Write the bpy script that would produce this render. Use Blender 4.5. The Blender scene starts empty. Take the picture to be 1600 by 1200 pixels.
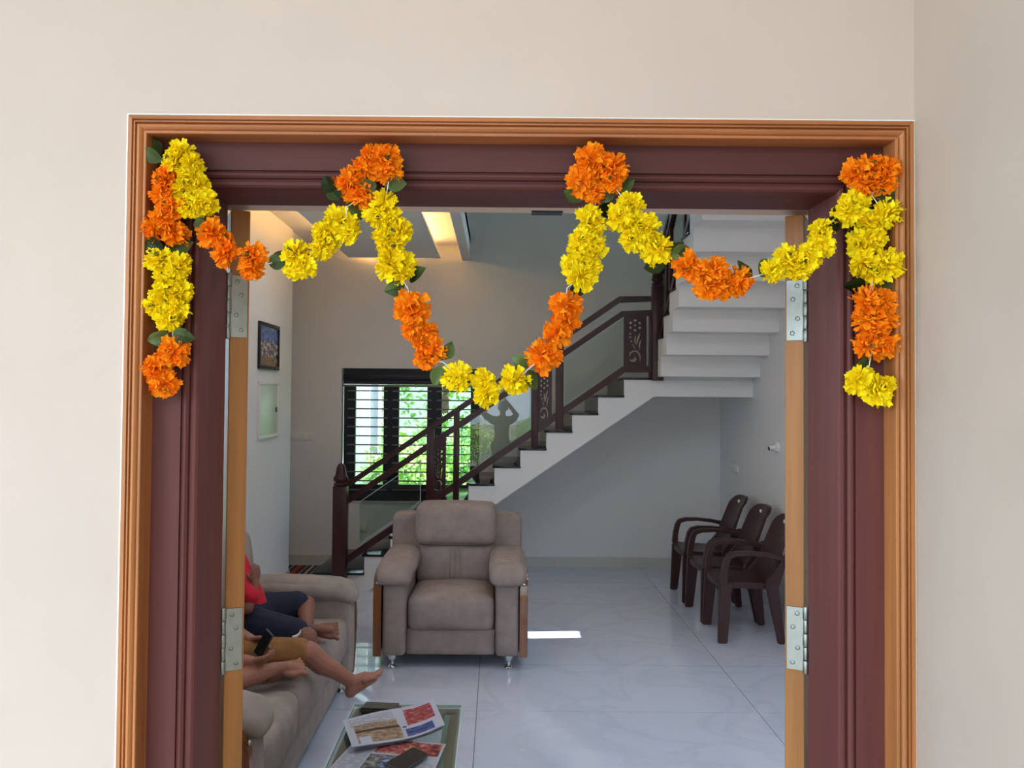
import bpy, bmesh, math, random
from mathutils import Vector, Matrix, noise

random.seed(7)
SC = bpy.context.scene
COL = SC.collection
PI = math.pi

# ------------------------------------------------------------------ camera
F, CX, CY = 1280.0, 778.0, 584.0            # focal length and optical axis in pixels of 1600x1200
PITCH, ROLL, HC = math.atan(31 / 1280), 0.0085, 1.8
cam_d = bpy.data.cameras.new('camera')
cam_d.sensor_width = 36.0
cam_d.lens = 36.0 * F / 1600
cam_d.shift_x = (800 - CX) / 1600
cam_d.shift_y = (CY - 600) / 1600
cam_d.clip_start = 0.02
cam = bpy.data.objects.new('camera', cam_d)
COL.objects.link(cam)
ROT = Matrix.Rotation(PI / 2 + PITCH, 3, 'X') @ Matrix.Rotation(ROLL, 3, 'Z')
cam.matrix_world = Matrix.Translation((0, 0, HC)) @ ROT.to_4x4()
SC.camera = cam

# ------------------------------------------------------------------ light
world = bpy.data.worlds.new('sky')
SC.world = world
world.use_nodes = True
bg = world.node_tree.nodes['Background']
bg.inputs['Color'].default_value = (0.66, 0.82, 1.0, 1)
bg.inputs['Strength'].default_value = 2.6
sun_d = bpy.data.lights.new('sun', 'SUN')
sun_d.energy = 11.0
sun_d.angle = math.radians(0.6)
sun_d.color = (1.0, 0.96, 0.90)
sun = bpy.data.objects.new('sun', sun_d)
COL.objects.link(sun)
SUN_EL, SUN_AZ = math.radians(42), math.radians(4)
sd = Vector((-math.cos(SUN_EL) * math.cos(SUN_AZ), -math.cos(SUN_EL) * math.sin(SUN_AZ), -math.sin(SUN_EL)))
sun.rotation_euler = sd.to_track_quat('-Z', 'Y').to_euler()
SC.view_settings.view_transform = 'Standard'
SC.view_settings.look = 'None'
SC.view_settings.gamma = 1.0
SC.view_settings.use_curve_mapping = False
SC.view_settings.exposure = 0.82
SC.cycles.use_denoising = True
SC.cycles.max_bounces = 10
SC.cycles.diffuse_bounces = 6
SC.cycles.transparent_max_bounces = 16
SC.cycles.sample_clamp_indirect = 6.0
SC.cycles.caustics_reflective = False


# ------------------------------------------------------------------ helpers
def at(px, py, Y):
    """point at world depth Y seen at pixel (px, py)"""
    d = ROT @ Vector(((px - CX) / F, -(py - CY) / F, -1.0))
    return Vector((d.x * Y / d.y, Y, HC + d.z * Y / d.y))


def lin(c):
    return tuple(((v / 255) / 12.92 if v / 255 <= 0.04045 else ((v / 255 + 0.055) / 1.055) ** 2.4) for v in c)


def wm(o):
    return (wm(o.parent) @ o.matrix_basis) if o.parent else o.matrix_basis.copy()


def root(name, loc=(0, 0, 0), rz=0.0, label=None, cat=None, group=None, kind=None):
    o = bpy.data.objects.new(name, None)
    o.empty_display_size = 0.05
    COL.objects.link(o)
    o.location = loc
    o.rotation_euler = (0, 0, rz)
    tag(o, label, cat, group, kind)
    return o


def tag(o, label=None, cat=None, group=None, kind=None):
    if label: o['label'] = label
    if cat: o['category'] = cat
    if group: o['group'] = group
    if kind: o['kind'] = kind
    return o


def obj(name, bm, mat, parent=None, smooth=False, world_space=False, keep=False):
    me = bpy.data.meshes.new(name)
    if world_space and parent:
        bm.transform(wm(parent).inverted())
    bmesh.ops.recalc_face_normals(bm, faces=bm.faces)
    bm.to_mesh(me)
    bm.free()
    me.materials.append(mat)
    if smooth:
        me.shade_smooth() if smooth is True else me.shade_smooth()
        if smooth is not True:
            try:
                me.set_sharp_from_angle(angle=smooth)
            except Exception:
                pass
    o = bpy.data.objects.new(name, me)
    COL.objects.link(o)
    o.parent = parent
    return o


def add_box(bm, x0, x1, y0, y1, z0, z1, bevel=0.0, seg=2):
    g = bmesh.ops.create_cube(bm, size=1.0)
    vs = g['verts']
    for v in vs:
        v.co = Vector((x0 + (v.co.x + 0.5) * (x1 - x0), y0 + (v.co.y + 0.5) * (y1 - y0), z0 + (v.co.z + 0.5) * (z1 - z0)))
    if bevel:
        es = list({e for v in vs for e in v.link_edges})
        bmesh.ops.bevel(bm, geom=es, offset=bevel, segments=seg, affect='EDGES', profile=0.5)
    return vs


def BM():
    return bmesh.new()


def box(name, b, mat, parent=None, bevel=0.0, ws=False, smooth=None):
    bm = BM()
    add_box(bm, *b, bevel=bevel)
    return obj(name, bm, mat, parent, world_space=ws, smooth=(0.6 if bevel else False) if smooth is None else smooth)


def add_prism(bm, pts, a0, a1, axis='y'):
    """closed 2D outline extruded; axis y: pts are (x,z); x: (y,z); z: (x,y)"""
    def P(p, a):
        return {'y': (p[0], a, p[1]), 'x': (a, p[0], p[1]), 'z': (p[0], p[1], a)}[axis]
    A = [bm.verts.new(P(p, a0)) for p in pts]
    B = [bm.verts.new(P(p, a1)) for p in pts]
    n = len(pts)
    bm.faces.new(A)
    bm.faces.new(list(reversed(B)))
    for i in range(n):
        bm.faces.new((A[i], B[i], B[(i + 1) % n], A[(i + 1) % n]))


def ribbon(pts, th):
    """outline of a polyline thickened to both sides (2D)"""
    L, R = [], []
    n = len(pts)
    for i in range(n):
        p = Vector(pts[i])
        d0 = (p - Vector(pts[i - 1])).normalized() if i else None
        d1 = (Vector(pts[i + 1]) - p).normalized() if i < n - 1 else None
        d = ((d0 or d1) + (d1 or d0)).normalized()
        nrm = Vector((-d.y, d.x))
        c = max(0.5, nrm.dot(Vector((-(d1 or d0).y, (d1 or d0).x))))
        t = th[i] if isinstance(th, (list, tuple)) else th
        L.append(p + nrm * t / c)
        R.append(p - nrm * t / c)
    return [tuple(v) for v in L] + [tuple(v) for v in reversed(R)]


def add_tube(bm, pts, r, n=8, cap=True):
    pts = [Vector(p) for p in pts]
    rings = []
    up = Vector((0, 0, 1))
    for i, p in enumerate(pts):
        d = (pts[min(i + 1, len(pts) - 1)] - pts[max(i - 1, 0)]).normalized()
        if abs(d.dot(up)) > 0.95:
            up = Vector((1, 0, 0)) if abs(d.x) < 0.9 else Vector((0, 1, 0))
        s = d.cross(up).normalized()
        up = s.cross(d).normalized()
        rr = r[i] if isinstance(r, (list, tuple)) else r
        rings.append([bm.verts.new(p + (s * math.cos(2 * PI * k / n) + up * math.sin(2 * PI * k / n)) * rr) for k in range(n)])
    for a, b in zip(rings, rings[1:]):
        for k in range(n):
            bm.faces.new((a[k], a[(k + 1) % n], b[(k + 1) % n], b[k]))
    if cap:
        bm.faces.new(list(reversed(rings[0])))
        bm.faces.new(rings[-1])


def add_lathe(bm, prof, c=(0, 0, 0), n=16):
    c = Vector(c)
    rings = [[bm.verts.new(c + Vector((max(r, 1e-4) * math.cos(2 * PI * k / n), max(r, 1e-4) * math.sin(2 * PI * k / n), z))) for k in range(n)] for r, z in prof]
    for a, b in zip(rings, rings[1:]):
        for k in range(n):
            bm.faces.new((a[k], a[(k + 1) % n], b[(k + 1) % n], b[k]))
    bm.faces.new(list(reversed(rings[0])))
    bm.faces.new(rings[-1])


def add_ball(bm, c, r, u=12, v=8):
    r = r if isinstance(r, (tuple, list)) else (r, r, r)
    c = Vector(c)
    top, bot = bm.verts.new(c + Vector((0, 0, r[2]))), bm.verts.new(c - Vector((0, 0, r[2])))
    rings = []
    for i in range(1, v):
        t = PI * i / v
        rings.append([bm.verts.new(c + Vector((r[0] * math.sin(t) * math.cos(2 * PI * k / u), r[1] * math.sin(t) * math.sin(2 * PI * k / u), r[2] * math.cos(t)))) for k in range(u)])
    for k in range(u):
        bm.faces.new((top, rings[0][k], rings[0][(k + 1) % u]))
        bm.faces.new((bot, rings[-1][(k + 1) % u], rings[-1][k]))
    for a, b in zip(rings, rings[1:]):
        for k in range(u):
            bm.faces.new((a[k], b[k], b[(k + 1) % u], a[(k + 1) % u]))


def add_cushion(bm, x0, x1, y0, y1, z0, z1, rnd=0.05, bulge=(0, 0, 0), res=10, wob=0.0, seed=0):
    """rounded, puffed box"""
    hs = Vector(((x1 - x0) / 2, (y1 - y0) / 2, (z1 - z0) / 2))
    c = Vector(((x0 + x1) / 2, (y0 + y1) / 2, (z0 + z1) / 2))
    rnd = min(rnd, min(hs) * 0.98)
    n_old = len(bm.verts)
    g = bmesh.ops.create_cube(bm, size=2.0)
    es = list({e for v in g['verts'] for e in v.link_edges})
    bmesh.ops.subdivide_edges(bm, edges=es, cuts=res, use_grid_fill=True)
    vs = list(bm.verts)[n_old:]
    for v in vs:
        u = v.co.copy()
        # denser towards the edges
        u = Vector([math.copysign(1 - (1 - abs(k)) ** 1.35, k) for k in u])
        p = Vector((u.x * hs.x, u.y * hs.y, u.z * hs.z))
        q = Vector([max(-h + rnd, min(h - rnd, a)) for a, h in zip(p, hs)])
        d = p - q
        if d.length > 1e-9:
            p = q + d.normalized() * rnd
        b = Vector((math.copysign(1, u.x) * bulge[0] * (1 - u.y ** 2) * (1 - u.z ** 2) * abs(u.x) ** 3,
                    math.copysign(1, u.y) * bulge[1] * (1 - u.x ** 2) * (1 - u.z ** 2) * abs(u.y) ** 3,
                    math.copysign(1, u.z) * bulge[2] * (1 - u.x ** 2) * (1 - u.y ** 2) * abs(u.z) ** 3))
        p += b
        if wob:
            p += noise.noise_vector(p * 7 + Vector((seed, seed * 2, 0))) * wob
        v.co = c + p
    return list(vs)


def mesh_from_mods(o):
    dg = bpy.context.evaluated_depsgraph_get()
    dg.update()
    me = bpy.data.meshes.new_from_object(o.evaluated_get(dg))
    return me


def blob(name, chains, mat, parent, voxel=0.008, smooth_it=6, extra=None):
    """one continuous skin over tapered limbs; world coordinates"""
    bm = BM()
    for ch in chains:
        for (p, r), (q, s) in zip(ch, ch[1:]):
            p, q = Vector(p), Vector(q)
            n = max(2, int((q - p).length / (0.35 * min(r, s))) + 1)
            n = min(n, 26)
            add_tube(bm, [p, q], [r, s], n=12)
            add_ball(bm, p, r, 12, 8)
            add_ball(bm, q, s, 12, 8)
    for c, r in (extra or []):
        add_ball(bm, c, r, 14, 10)
    me = bpy.data.meshes.new('tmp')
    bm.to_mesh(me)
    bm.free()
    t = bpy.data.objects.new('tmp', me)
    COL.objects.link(t)
    m = t.modifiers.new('r', 'REMESH')
    m.mode = 'VOXEL'
    m.voxel_size = voxel
    s = t.modifiers.new('s', 'SMOOTH')
    s.factor = 0.5
    s.iterations = smooth_it
    me2 = mesh_from_mods(t)
    bpy.data.objects.remove(t)
    bpy.data.meshes.remove(me)
    me2.name = name
    me2.transform(wm(parent).inverted())
    me2.materials.clear()
    me2.materials.append(mat)
    me2.shade_smooth()
    o = bpy.data.objects.new(name, me2)
    COL.objects.link(o)
    o.parent = parent
    return o


def copy_tree(o, parent=None):
    c = o.copy()
    COL.objects.link(c)
    c.parent = parent
    for ch in o.children:
        copy_tree(ch, c)
    return c


# ------------------------------------------------------------------ materials
def nt(m):
    return m.node_tree.nodes, m.node_tree.links


def mat(name, rgb, rough=0.6, metal=0.0, spec=0.5, var=0.0, vscale=6.0, stretch=(1, 1, 1), bump=0.0, bscale=40.0,
        rgb2=None, trans=0.0, ior=1.45, coat=0.0, emit=None, estr=0.0, subsurf=0.0, alpha=None):
    m = bpy.data.materials.new(name)
    m.use_nodes = True
    N, L = nt(m)
    p = N['Principled BSDF']
    c = lin(rgb)
    p.inputs['Base Color'].default_value = (*c, 1)
    p.inputs['Roughness'].default_value = rough
    p.inputs['Metallic'].default_value = metal
    p.inputs['Specular IOR Level'].default_value = spec
    p.inputs['IOR'].default_value = ior
    p.inputs['Transmission Weight'].default_value = trans
    p.inputs['Coat Weight'].default_value = coat
    if subsurf:
        p.inputs['Subsurface Weight'].default_value = subsurf
        p.inputs['Subsurface Radius'].default_value = (0.01, 0.004, 0.002)
    if emit:
        p.inputs['Emission Color'].default_value = (*lin(emit), 1)
        p.inputs['Emission Strength'].default_value = estr
    if var or rgb2 or bump:
        tc = N.new('ShaderNodeTexCoord')
        mp = N.new('ShaderNodeMapping')
        mp.inputs['Scale'].default_value = stretch
        L.new(tc.outputs['Object'], mp.inputs['Vector'])
    if var or rgb2:
        nz = N.new('ShaderNodeTexNoise')
        nz.inputs['Scale'].default_value = vscale
        nz.inputs['Detail'].default_value = 6
        nz.inputs['Roughness'].default_value = 0.6
        L.new(mp.outputs['Vector'], nz.inputs['Vector'])
        cr = N.new('ShaderNodeValToRGB')
        c2 = lin(rgb2) if rgb2 else tuple(v * (1 - var) for v in c)
        c1 = c if rgb2 else tuple(min(1, v * (1 + var)) for v in c)
        cr.color_ramp.elements[0].position = 0.32
        cr.color_ramp.elements[0].color = (*c2, 1)
        cr.color_ramp.elements[1].position = 0.68
        cr.color_ramp.elements[1].color = (*c1, 1)
        L.new(nz.outputs['Fac'], cr.inputs['Fac'])
        L.new(cr.outputs['Color'], p.inputs['Base Color'])
    if bump:
        n2 = N.new('ShaderNodeTexNoise')
        n2.inputs['Scale'].default_value = bscale
        n2.inputs['Detail'].default_value = 5
        L.new(mp.outputs['Vector'], n2.inputs['Vector'])
        b = N.new('ShaderNodeBump')
        b.inputs['Strength'].default_value = bump
        b.inputs['Distance'].default_value = 0.01
        L.new(n2.outputs['Fac'], b.inputs['Height'])
        L.new(b.outputs['Normal'], p.inputs['Normal'])
    return m


def glass_mat(name, tint=(235, 245, 242), refl=1.0):
    """clear flat glass: passes light straight through, mirrors by Fresnel"""
    m = bpy.data.materials.new(name)
    m.use_nodes = True
    N, L = nt(m)
    N.remove(N['Principled BSDF'])
    out = N['Material Output']
    tr = N.new('ShaderNodeBsdfTransparent')
    tr.inputs['Color'].default_value = (*lin(tint), 1)
    gl = N.new('ShaderNodeBsdfGlossy')
    gl.inputs['Roughness'].default_value = 0.0
    fr = N.new('ShaderNodeFresnel')
    fr.inputs['IOR'].default_value = 1.52
    ge = N.new('ShaderNodeNewGeometry')          # both faces' mirror share is taken at the front face
    a_ = N.new('ShaderNodeMath')
    a_.operation = 'SUBTRACT'
    a_.inputs[0].default_value = 1.0
    L.new(ge.outputs['Backfacing'], a_.inputs[1])
    b_ = N.new('ShaderNodeMath')
    b_.operation = 'MULTIPLY'
    b_.inputs[1].default_value = 1.9 * refl
    L.new(fr.outputs[0], b_.inputs[0])
    c_ = N.new('ShaderNodeMath')
    c_.operation = 'MULTIPLY'
    c_.use_clamp = True
    L.new(a_.outputs[0], c_.inputs[0])
    L.new(b_.outputs[0], c_.inputs[1])
    mx = N.new('ShaderNodeMixShader')
    L.new(c_.outputs[0], mx.inputs[0])
    L.new(tr.outputs[0], mx.inputs[1])
    L.new(gl.outputs[0], mx.inputs[2])
    L.new(mx.outputs[0], out.inputs['Surface'])
    return m


def print_mat(name, base, boxes, rough=0.7, noise_scale=60.0):
    """flat print: boxes are (u0,v0,u1,v1,colour,mode) on the UV map; mode 'flat','photo','text'"""
    m = bpy.data.materials.new(name)
    m.use_nodes = True
    N, L = nt(m)
    p = N['Principled BSDF']
    p.inputs['Roughness'].default_value = rough
    uv = N.new('ShaderNodeUVMap')
    uv.uv_map = 'UVMap'
    sp = N.new('ShaderNodeSeparateXYZ')
    L.new(uv.outputs['UV'], sp.inputs[0])
    nz = N.new('ShaderNodeTexNoise')
    nz.inputs['Scale'].default_value = noise_scale * 0.25
    nz.inputs['Detail'].default_value = 5
    L.new(uv.outputs['UV'], nz.inputs['Vector'])

    def mth(op, a, b):
        n = N.new('ShaderNodeMath')
        n.operation = op
        for i, k in enumerate((a, b)):
            if isinstance(k, (int, float)):
                n.inputs[i].default_value = k
            else:
                L.new(k, n.inputs[i])
        return n.outputs[0]
    cur = None
    for (u0, v0, u1, v1, colr, mode) in boxes:
        mask = mth('MULTIPLY', mth('MULTIPLY', mth('GREATER_THAN', sp.outputs[0], u0), mth('LESS_THAN', sp.outputs[0], u1)),
                   mth('MULTIPLY', mth('GREATER_THAN', sp.outputs[1], v0), mth('LESS_THAN', sp.outputs[1], v1)))
        if mode == 'text':
            st = mth('GREATER_THAN', mth('FRACT', mth('MULTIPLY', sp.outputs[1], 46.0), 0), 0.5)
            mask = mth('MULTIPLY', mth('MULTIPLY', mask, st), mth('GREATER_THAN', nz.outputs['Fac'], 0.45))
            mask = mth('MULTIPLY', mask, 0.5)
        mx = N.new('ShaderNodeMix')
        mx.data_type = 'RGBA'
        L.new(mask, mx.inputs['Factor'])
        if cur is None:
            mx.inputs['A'].default_value = (*lin(base), 1)
        else:
            L.new(cur, mx.inputs['A'])
        if mode == 'photo':
            cr = N.new('ShaderNodeValToRGB')
            c0, c1, c2 = colr
            cr.color_ramp.elements[0].color = (*lin(c0), 1)
            cr.color_ramp.elements[0].position = 0.36
            cr.color_ramp.elements[1].color = (*lin(c2), 1)
            cr.color_ramp.elements[1].position = 0.64
            e = cr.color_ramp.elements.new(0.5)
            e.color = (*lin(c1), 1)
            L.new(nz.outputs['Fac'], cr.inputs['Fac'])
            L.new(cr.outputs['Color'], mx.inputs['B'])
        else:
            mx.inputs['B'].default_value = (*lin(colr), 1)
        cur = mx.outputs['Result']
    L.new(cur, p.inputs['Base Color'])
    return m


M = {}
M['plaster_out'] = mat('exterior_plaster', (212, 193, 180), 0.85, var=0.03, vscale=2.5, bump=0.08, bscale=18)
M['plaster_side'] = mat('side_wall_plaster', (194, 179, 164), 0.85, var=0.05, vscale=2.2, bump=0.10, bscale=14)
M['wall_in'] = mat('interior_paint', (222, 220, 218), 0.8, var=0.015, vscale=2, bump=0.03, bscale=30)
M['wall_white'] = mat('white_paint', (230, 230, 231), 0.8, bump=0.03, bscale=30)
M['ceil'] = mat('ceiling_paint', (234, 233, 232), 0.85)
M['stair_white'] = mat('stair_paint', (228, 226, 224), 0.8, bump=0.03, bscale=30)
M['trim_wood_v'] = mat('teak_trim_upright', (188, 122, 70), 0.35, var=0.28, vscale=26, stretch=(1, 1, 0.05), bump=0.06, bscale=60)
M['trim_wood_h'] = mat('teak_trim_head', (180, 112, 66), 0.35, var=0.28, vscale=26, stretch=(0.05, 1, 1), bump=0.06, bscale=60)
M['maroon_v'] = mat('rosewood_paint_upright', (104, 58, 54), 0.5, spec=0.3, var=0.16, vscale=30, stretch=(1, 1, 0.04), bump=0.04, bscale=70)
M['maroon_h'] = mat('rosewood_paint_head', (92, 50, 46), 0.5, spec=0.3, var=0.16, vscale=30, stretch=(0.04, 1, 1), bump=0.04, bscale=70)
M['leaf_wood'] = mat('door_leaf_teak', (165, 108, 52), 0.42, var=0.22, vscale=34, stretch=(1, 1, 0.05), bump=0.05, bscale=60)
M['steel'] = mat('brushed_steel', (158, 160, 152), 0.42, metal=1.0, var=0.08, vscale=40)
M['steel_dark'] = mat('screw_recess', (70, 70, 66), 0.5, metal=0.6)
M['chrome'] = mat('chrome', (225, 228, 230), 0.08, metal=1.0)
M['granite'] = mat('black_granite', (24, 25, 28), 0.12, rgb2=(14, 15, 17), vscale=60)
M['rail_wood'] = mat('dark_rosewood_rail', (62, 28, 30), 0.3, var=0.2, vscale=20)
M['clear_glass'] = glass_mat('railing_glass', (235, 245, 242), 1.12)
M['window_glass'] = glass_mat('window_glass', (245, 250, 250))
M['glass_edge'] = mat('glass_edge_green', (176, 200, 196), 0.15, emit=None)
M['black_frame'] = mat('window_frame_black', (22, 24, 34), 0.4)
M['bar_metal'] = mat('window_bar_grey', (120, 112, 110), 0.45, metal=0.3)
M['fabric'] = mat('taupe_suede', (146, 130, 124), 0.95, var=0.14, vscale=9, bump=0.15, bscale=90, spec=0.15)
M['fabric_s'] = mat('grey_taupe_suede', (150, 138, 131), 0.95, var=0.14, vscale=9, bump=0.15, bscale=90, spec=0.15)
M['arm_wood'] = mat('varnished_walnut', (120, 68, 30), 0.16, var=0.3, vscale=18, stretch=(1, 1, 0.1), coat=0.5)
M['plastic'] = mat('maroon_plastic', (62, 34, 36), 0.38, var=0.05, vscale=5)
M['white_plastic'] = mat('white_plastic', (228, 226, 222), 0.4)
M['dark_plastic'] = mat('black_plastic', (22, 22, 24), 0.35)
M['led'] = mat('warm_led', (255, 214, 140), 0.5, emit=(255, 200, 120), estr=10.0)
M['lamp_lens'] = mat('downlight_lens', (255, 250, 240), 0.5, emit=(255, 246, 232), estr=12.0)
M['panel_green'] = mat('pale_green_door', (206, 226, 208), 0.25)
M['yellow'] = mat('yellow_marigold', (255, 238, 30), 0.7, rgb2=(255, 218, 4), vscale=60, subsurf=0.15, spec=0.2)
M['orange'] = mat('orange_marigold', (255, 164, 24), 0.7, rgb2=(255, 128, 4), vscale=60, subsurf=0.15, spec=0.2)
M['flower_core'] = mat('flower_core', (70, 62, 28), 0.8, rgb2=(150, 140, 70), vscale=160)
M['green_leaf'] = mat('garland_leaf', (92, 112, 58), 0.38, var=0.3, vscale=30)
M['thread'] = mat('white_thread', (236, 232, 224), 0.9)
M['skin'] = mat('skin', (150, 100, 82), 0.55, var=0.08, vscale=12, subsurf=0.1)
M['skin_d'] = mat('skin_deep', (122, 80, 64), 0.55, var=0.08, vscale=12, subsurf=0.1)
M['nail'] = mat('nail', (190, 146, 130), 0.4)
M['hair'] = mat('black_hair', (20, 16, 15), 0.6, var=0.3, vscale=60)
M['eye'] = mat('eye_dark', (30, 20, 16), 0.2)
M['lip'] = mat('lip', (120, 66, 60), 0.5)
M['red_cloth'] = mat('red_jersey', (186, 26, 48), 0.85, var=0.15, vscale=8, bump=0.1, bscale=25)
M['red_print'] = mat('jersey_print', (235, 200, 210), 0.8)
M['navy_cloth'] = mat('navy_cotton', (26, 30, 52), 0.9, var=0.2, vscale=8, bump=0.1, bscale=25)
M['tan_cloth'] = mat('tan_cotton', (136, 94, 52), 0.9, var=0.2, vscale=14, bump=0.1, bscale=25)
M['grey_cloth'] = mat('olive_grey_cloth', (88, 84, 72), 0.9, var=0.1)
M['white_mark'] = mat('white_mark', (230, 230, 232), 0.7)
M['phone_glass'] = mat('phone_glass', (20, 22, 26), 0.08)
M['phone_body'] = mat('phone_case', (52, 56, 58), 0.35)
M['pouch'] = mat('dark_leather', (58, 52, 46), 0.5, bump=0.1, bscale=80)
M['table_wood'] = mat('table_wood', (116, 100, 80), 0.35, var=0.2, vscale=18)
M['table_glass'] = glass_mat('table_glass', (232, 243, 239))
M['table_band'] = mat('table_band', (120, 148, 144), 0.15)
M['shelf_dark'] = mat('shelf_dark', (34, 34, 36), 0.3)
M['bush'] = mat('garden_leaf', (176, 216, 128), 0.6, rgb2=(112, 172, 88), vscale=3, subsurf=0.0)
M['bush_y'] = mat('garden_leaf_pale', (214, 234, 140), 0.6, rgb2=(130, 186, 90), vscale=3)
M['bark'] = mat('bark', (92, 74, 58), 0.9, var=0.3, vscale=12)
M['paving'] = mat('pale_paving', (138, 132, 124), 0.8, var=0.06, vscale=3)
M['lawn'] = mat('lawn', (104, 140, 66), 0.9, var=0.25, vscale=8)
M['white_ext'] = mat('neighbour_white', (236, 238, 242), 0.8)
M['grey_ext'] = mat('neighbour_grey', (150, 158, 172), 0.8)
M['porch_floor'] = mat('porch_tile', (200, 194, 186), 0.4, var=0.05)
M['base_tile'] = mat('skirting_tile', (196, 193, 188), 0.25, var=0.04)
M['frame_black'] = mat('picture_frame_black', (24, 22, 24), 0.35)
M['hook_white'] = M['white_plastic']


def floor_mat():
    m = bpy.data.materials.new('vitrified_tile')
    m.use_nodes = True
    N, L = nt(m)
    p = N['Principled BSDF']
    tc = N.new('ShaderNodeTexCoord')
    nz = N.new('ShaderNodeTexNoise')
    nz.inputs['Scale'].default_value = 1.6
    nz.inputs['Detail'].default_value = 7
    nz.inputs['Distortion'].default_value = 1.4
    L.new(tc.outputs['Object'], nz.inputs['Vector'])
    cr = N.new('ShaderNodeValToRGB')
    e = cr.color_ramp.elements
    e[0].position, e[0].color = 0.44, (*lin((200, 207, 224)), 1)
    e[1].position, e[1].color = 0.56, (*lin((199, 206, 223)), 1)
    v = e.new(0.5)
    v.color = (*lin((193, 200, 217)), 1)
    L.new(nz.outputs['Fac'], cr.inputs['Fac'])
    L.new(cr.outputs['Color'], p.inputs['Base Color'])
    p.inputs['Roughness'].default_value = 0.035
    p.inputs['Specular IOR Level'].default_value = 0.85
    return m


M['tile'] = floor_mat()
M['grout'] = mat('grout', (120, 118, 118), 0.8)

# ------------------------------------------------------------------ setting: shell
XL, XR, YB = -1.985, 2.335, 8.6          # room left, right, back
YF0, YF1 = 1.452, 1.713                  # front wall outside and inside face
ZC = 3.2                                 # false ceiling
TL, TR, TT = -0.663, 0.738, 2.292        # outer edge of the door trim
Y_TRIM, Y_JAMB, Y_BACK = 1.444, 1.493, 1.633
DW = 0.119                               # trim + jamb width


def struct(name, boxes, m):
    bm = BM()
    for b in boxes:
        add_box(bm, *b)
    return tag(obj(name, bm, m), kind='structure')


w = struct('wall_front', [
    (-2.2, TL + 0.02, YF0, YF1, -0.15, 3.9),
    (TR - 0.02, 1.05, YF0, YF1, -0.15, 3.9), (2.25, 2.55, YF0, YF1, -0.15, 3.9),
    (1.05, 2.25, YF0, YF1, -0.15, 0.1), (1.05, 2.25, YF0, YF1, 1.5, 3.9),
    (TL + 0.02, TR - 0.02, YF0, Y_BACK, TT - 0.015, 3.9),
    (TL + 0.02, TR - 0.02, Y_BACK, YF1, 2.180, 3.9)], M['plaster_out'])
tag(w, 'cream plastered outer wall around the garlanded doorway')
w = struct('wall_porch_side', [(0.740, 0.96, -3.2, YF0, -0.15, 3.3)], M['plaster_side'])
tag(w, 'grey beige plastered side wall right of the doorway')
# left wall with an added, unseen wide window over the sofa for more daylight
struct('wall_left', [
    (XL - 0.2, XL, YF1, 2.0, 0, 3.9), (XL - 0.2, XL, 2.0, 4.9, 0, 1.05), (XL - 0.2, XL, 2.0, 4.9, 2.6, 3.9),
    (XL - 0.2, XL, 4.9, 7.87, 0, 3.9)], M['wall_white'])
struct('wall_passage', [(-4.2, XL - 0.2, 7.67, 7.87, 0, 3.9), (-4.4, -4.2, 7.67, YB + 0.2, 0, 3.9)], M['wall_in'])
# back wall with the staircase window and an added, unseen high window to light the stairwell
WX0, WX1, WZ0, WZ1 = at(533, 680, YB).x, at(749, 680, YB).x, at(640, 783, YB).z, at(640, 576, YB).z
HX0, HX1, HZ0, HZ1 = -0.1, 2.1, 3.75, 5.7
struct('wall_back', [
    (-4.2, WX0, YB, YB + 0.2, 0, 6.0), (WX0, WX1, YB, YB + 0.2, 0, WZ0), (WX0, WX1, YB, YB + 0.2, WZ1, 6.0),
    (WX1, HX0, YB, YB + 0.2, 0, 6.0), (HX0, HX1, YB, YB + 0.2, 0, HZ0), (HX0, HX1, YB, YB + 0.2, HZ1, 6.0),
    (HX1, 2.55, YB, YB + 0.2, 0, 6.0)], M['wall_in'])
# right wall with a shuttered window whose open slot lets the sun in
RY0, RY1, RZ0, RZ1 = 5.50, 6.52, 0.95, 2.07
struct('wall_right', [
    (XR, XR + 0.2, YF1, RY0, 0, 6.0), (XR, XR + 0.2, RY1, YB, 0, 6.0),
    (XR, XR + 0.2, RY0, RY1, 0, RZ0), (XR, XR + 0.2, RY0, RY1, RZ1, 6.0)], M['wall_in'])
# upper storey shell round the stairwell void
struct('wall_upper', [(-0.36, -0.30, 5.6, YB, 3.36, 3.45), (-2.2, -2.0, 1.713, YB, 3.9, 6.0),
                      (-2.2, 2.55, YF0, YF1, 3.9, 6.0)], M['wall_in'])
struct('ceiling_upper', [(-2.2, 2.55, YF0, YB + 0.2, 6.0, 6.15)], M['ceil'])

# floor: grout bed and tiles
FX, FY = -0.121, 4.30                     # one joint crossing
box('floor', (-4.2, 2.55, YF0, YB + 0.2, -0.15, -0.003), M['grout'])
floor = bpy.data.objects['floor']
tag(floor, 'pale polished tile floor of the living room', kind='structure')
TLX, TLY = 1.60, 0.80
FX, FY = at(749, 1044, 5.37).x, 2304 / (1106 - 615.2)
tile_cache = {}
i0, i1 = -3, 2
for i in range(i0, i1):
    for j in range(-4, 6):
        x0, x1 = FX + i * TLX, FX + (i + 1) * TLX
        y0, y1 = FY + j * TLY, FY + (j + 1) * TLY
        x0, x1, y0, y1 = max(x0, -4.2), min(x1, XR), max(y0, Y_BACK), min(y1, YB)
        if x1 - x0 < 0.02 or y1 - y0 < 0.02:
            continue
        g = 0.0022
        box('tile', (x0 + g, x1 - g, y0 + g, y1 - g, -0.008, 0.0), M['tile'], floor)

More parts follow.
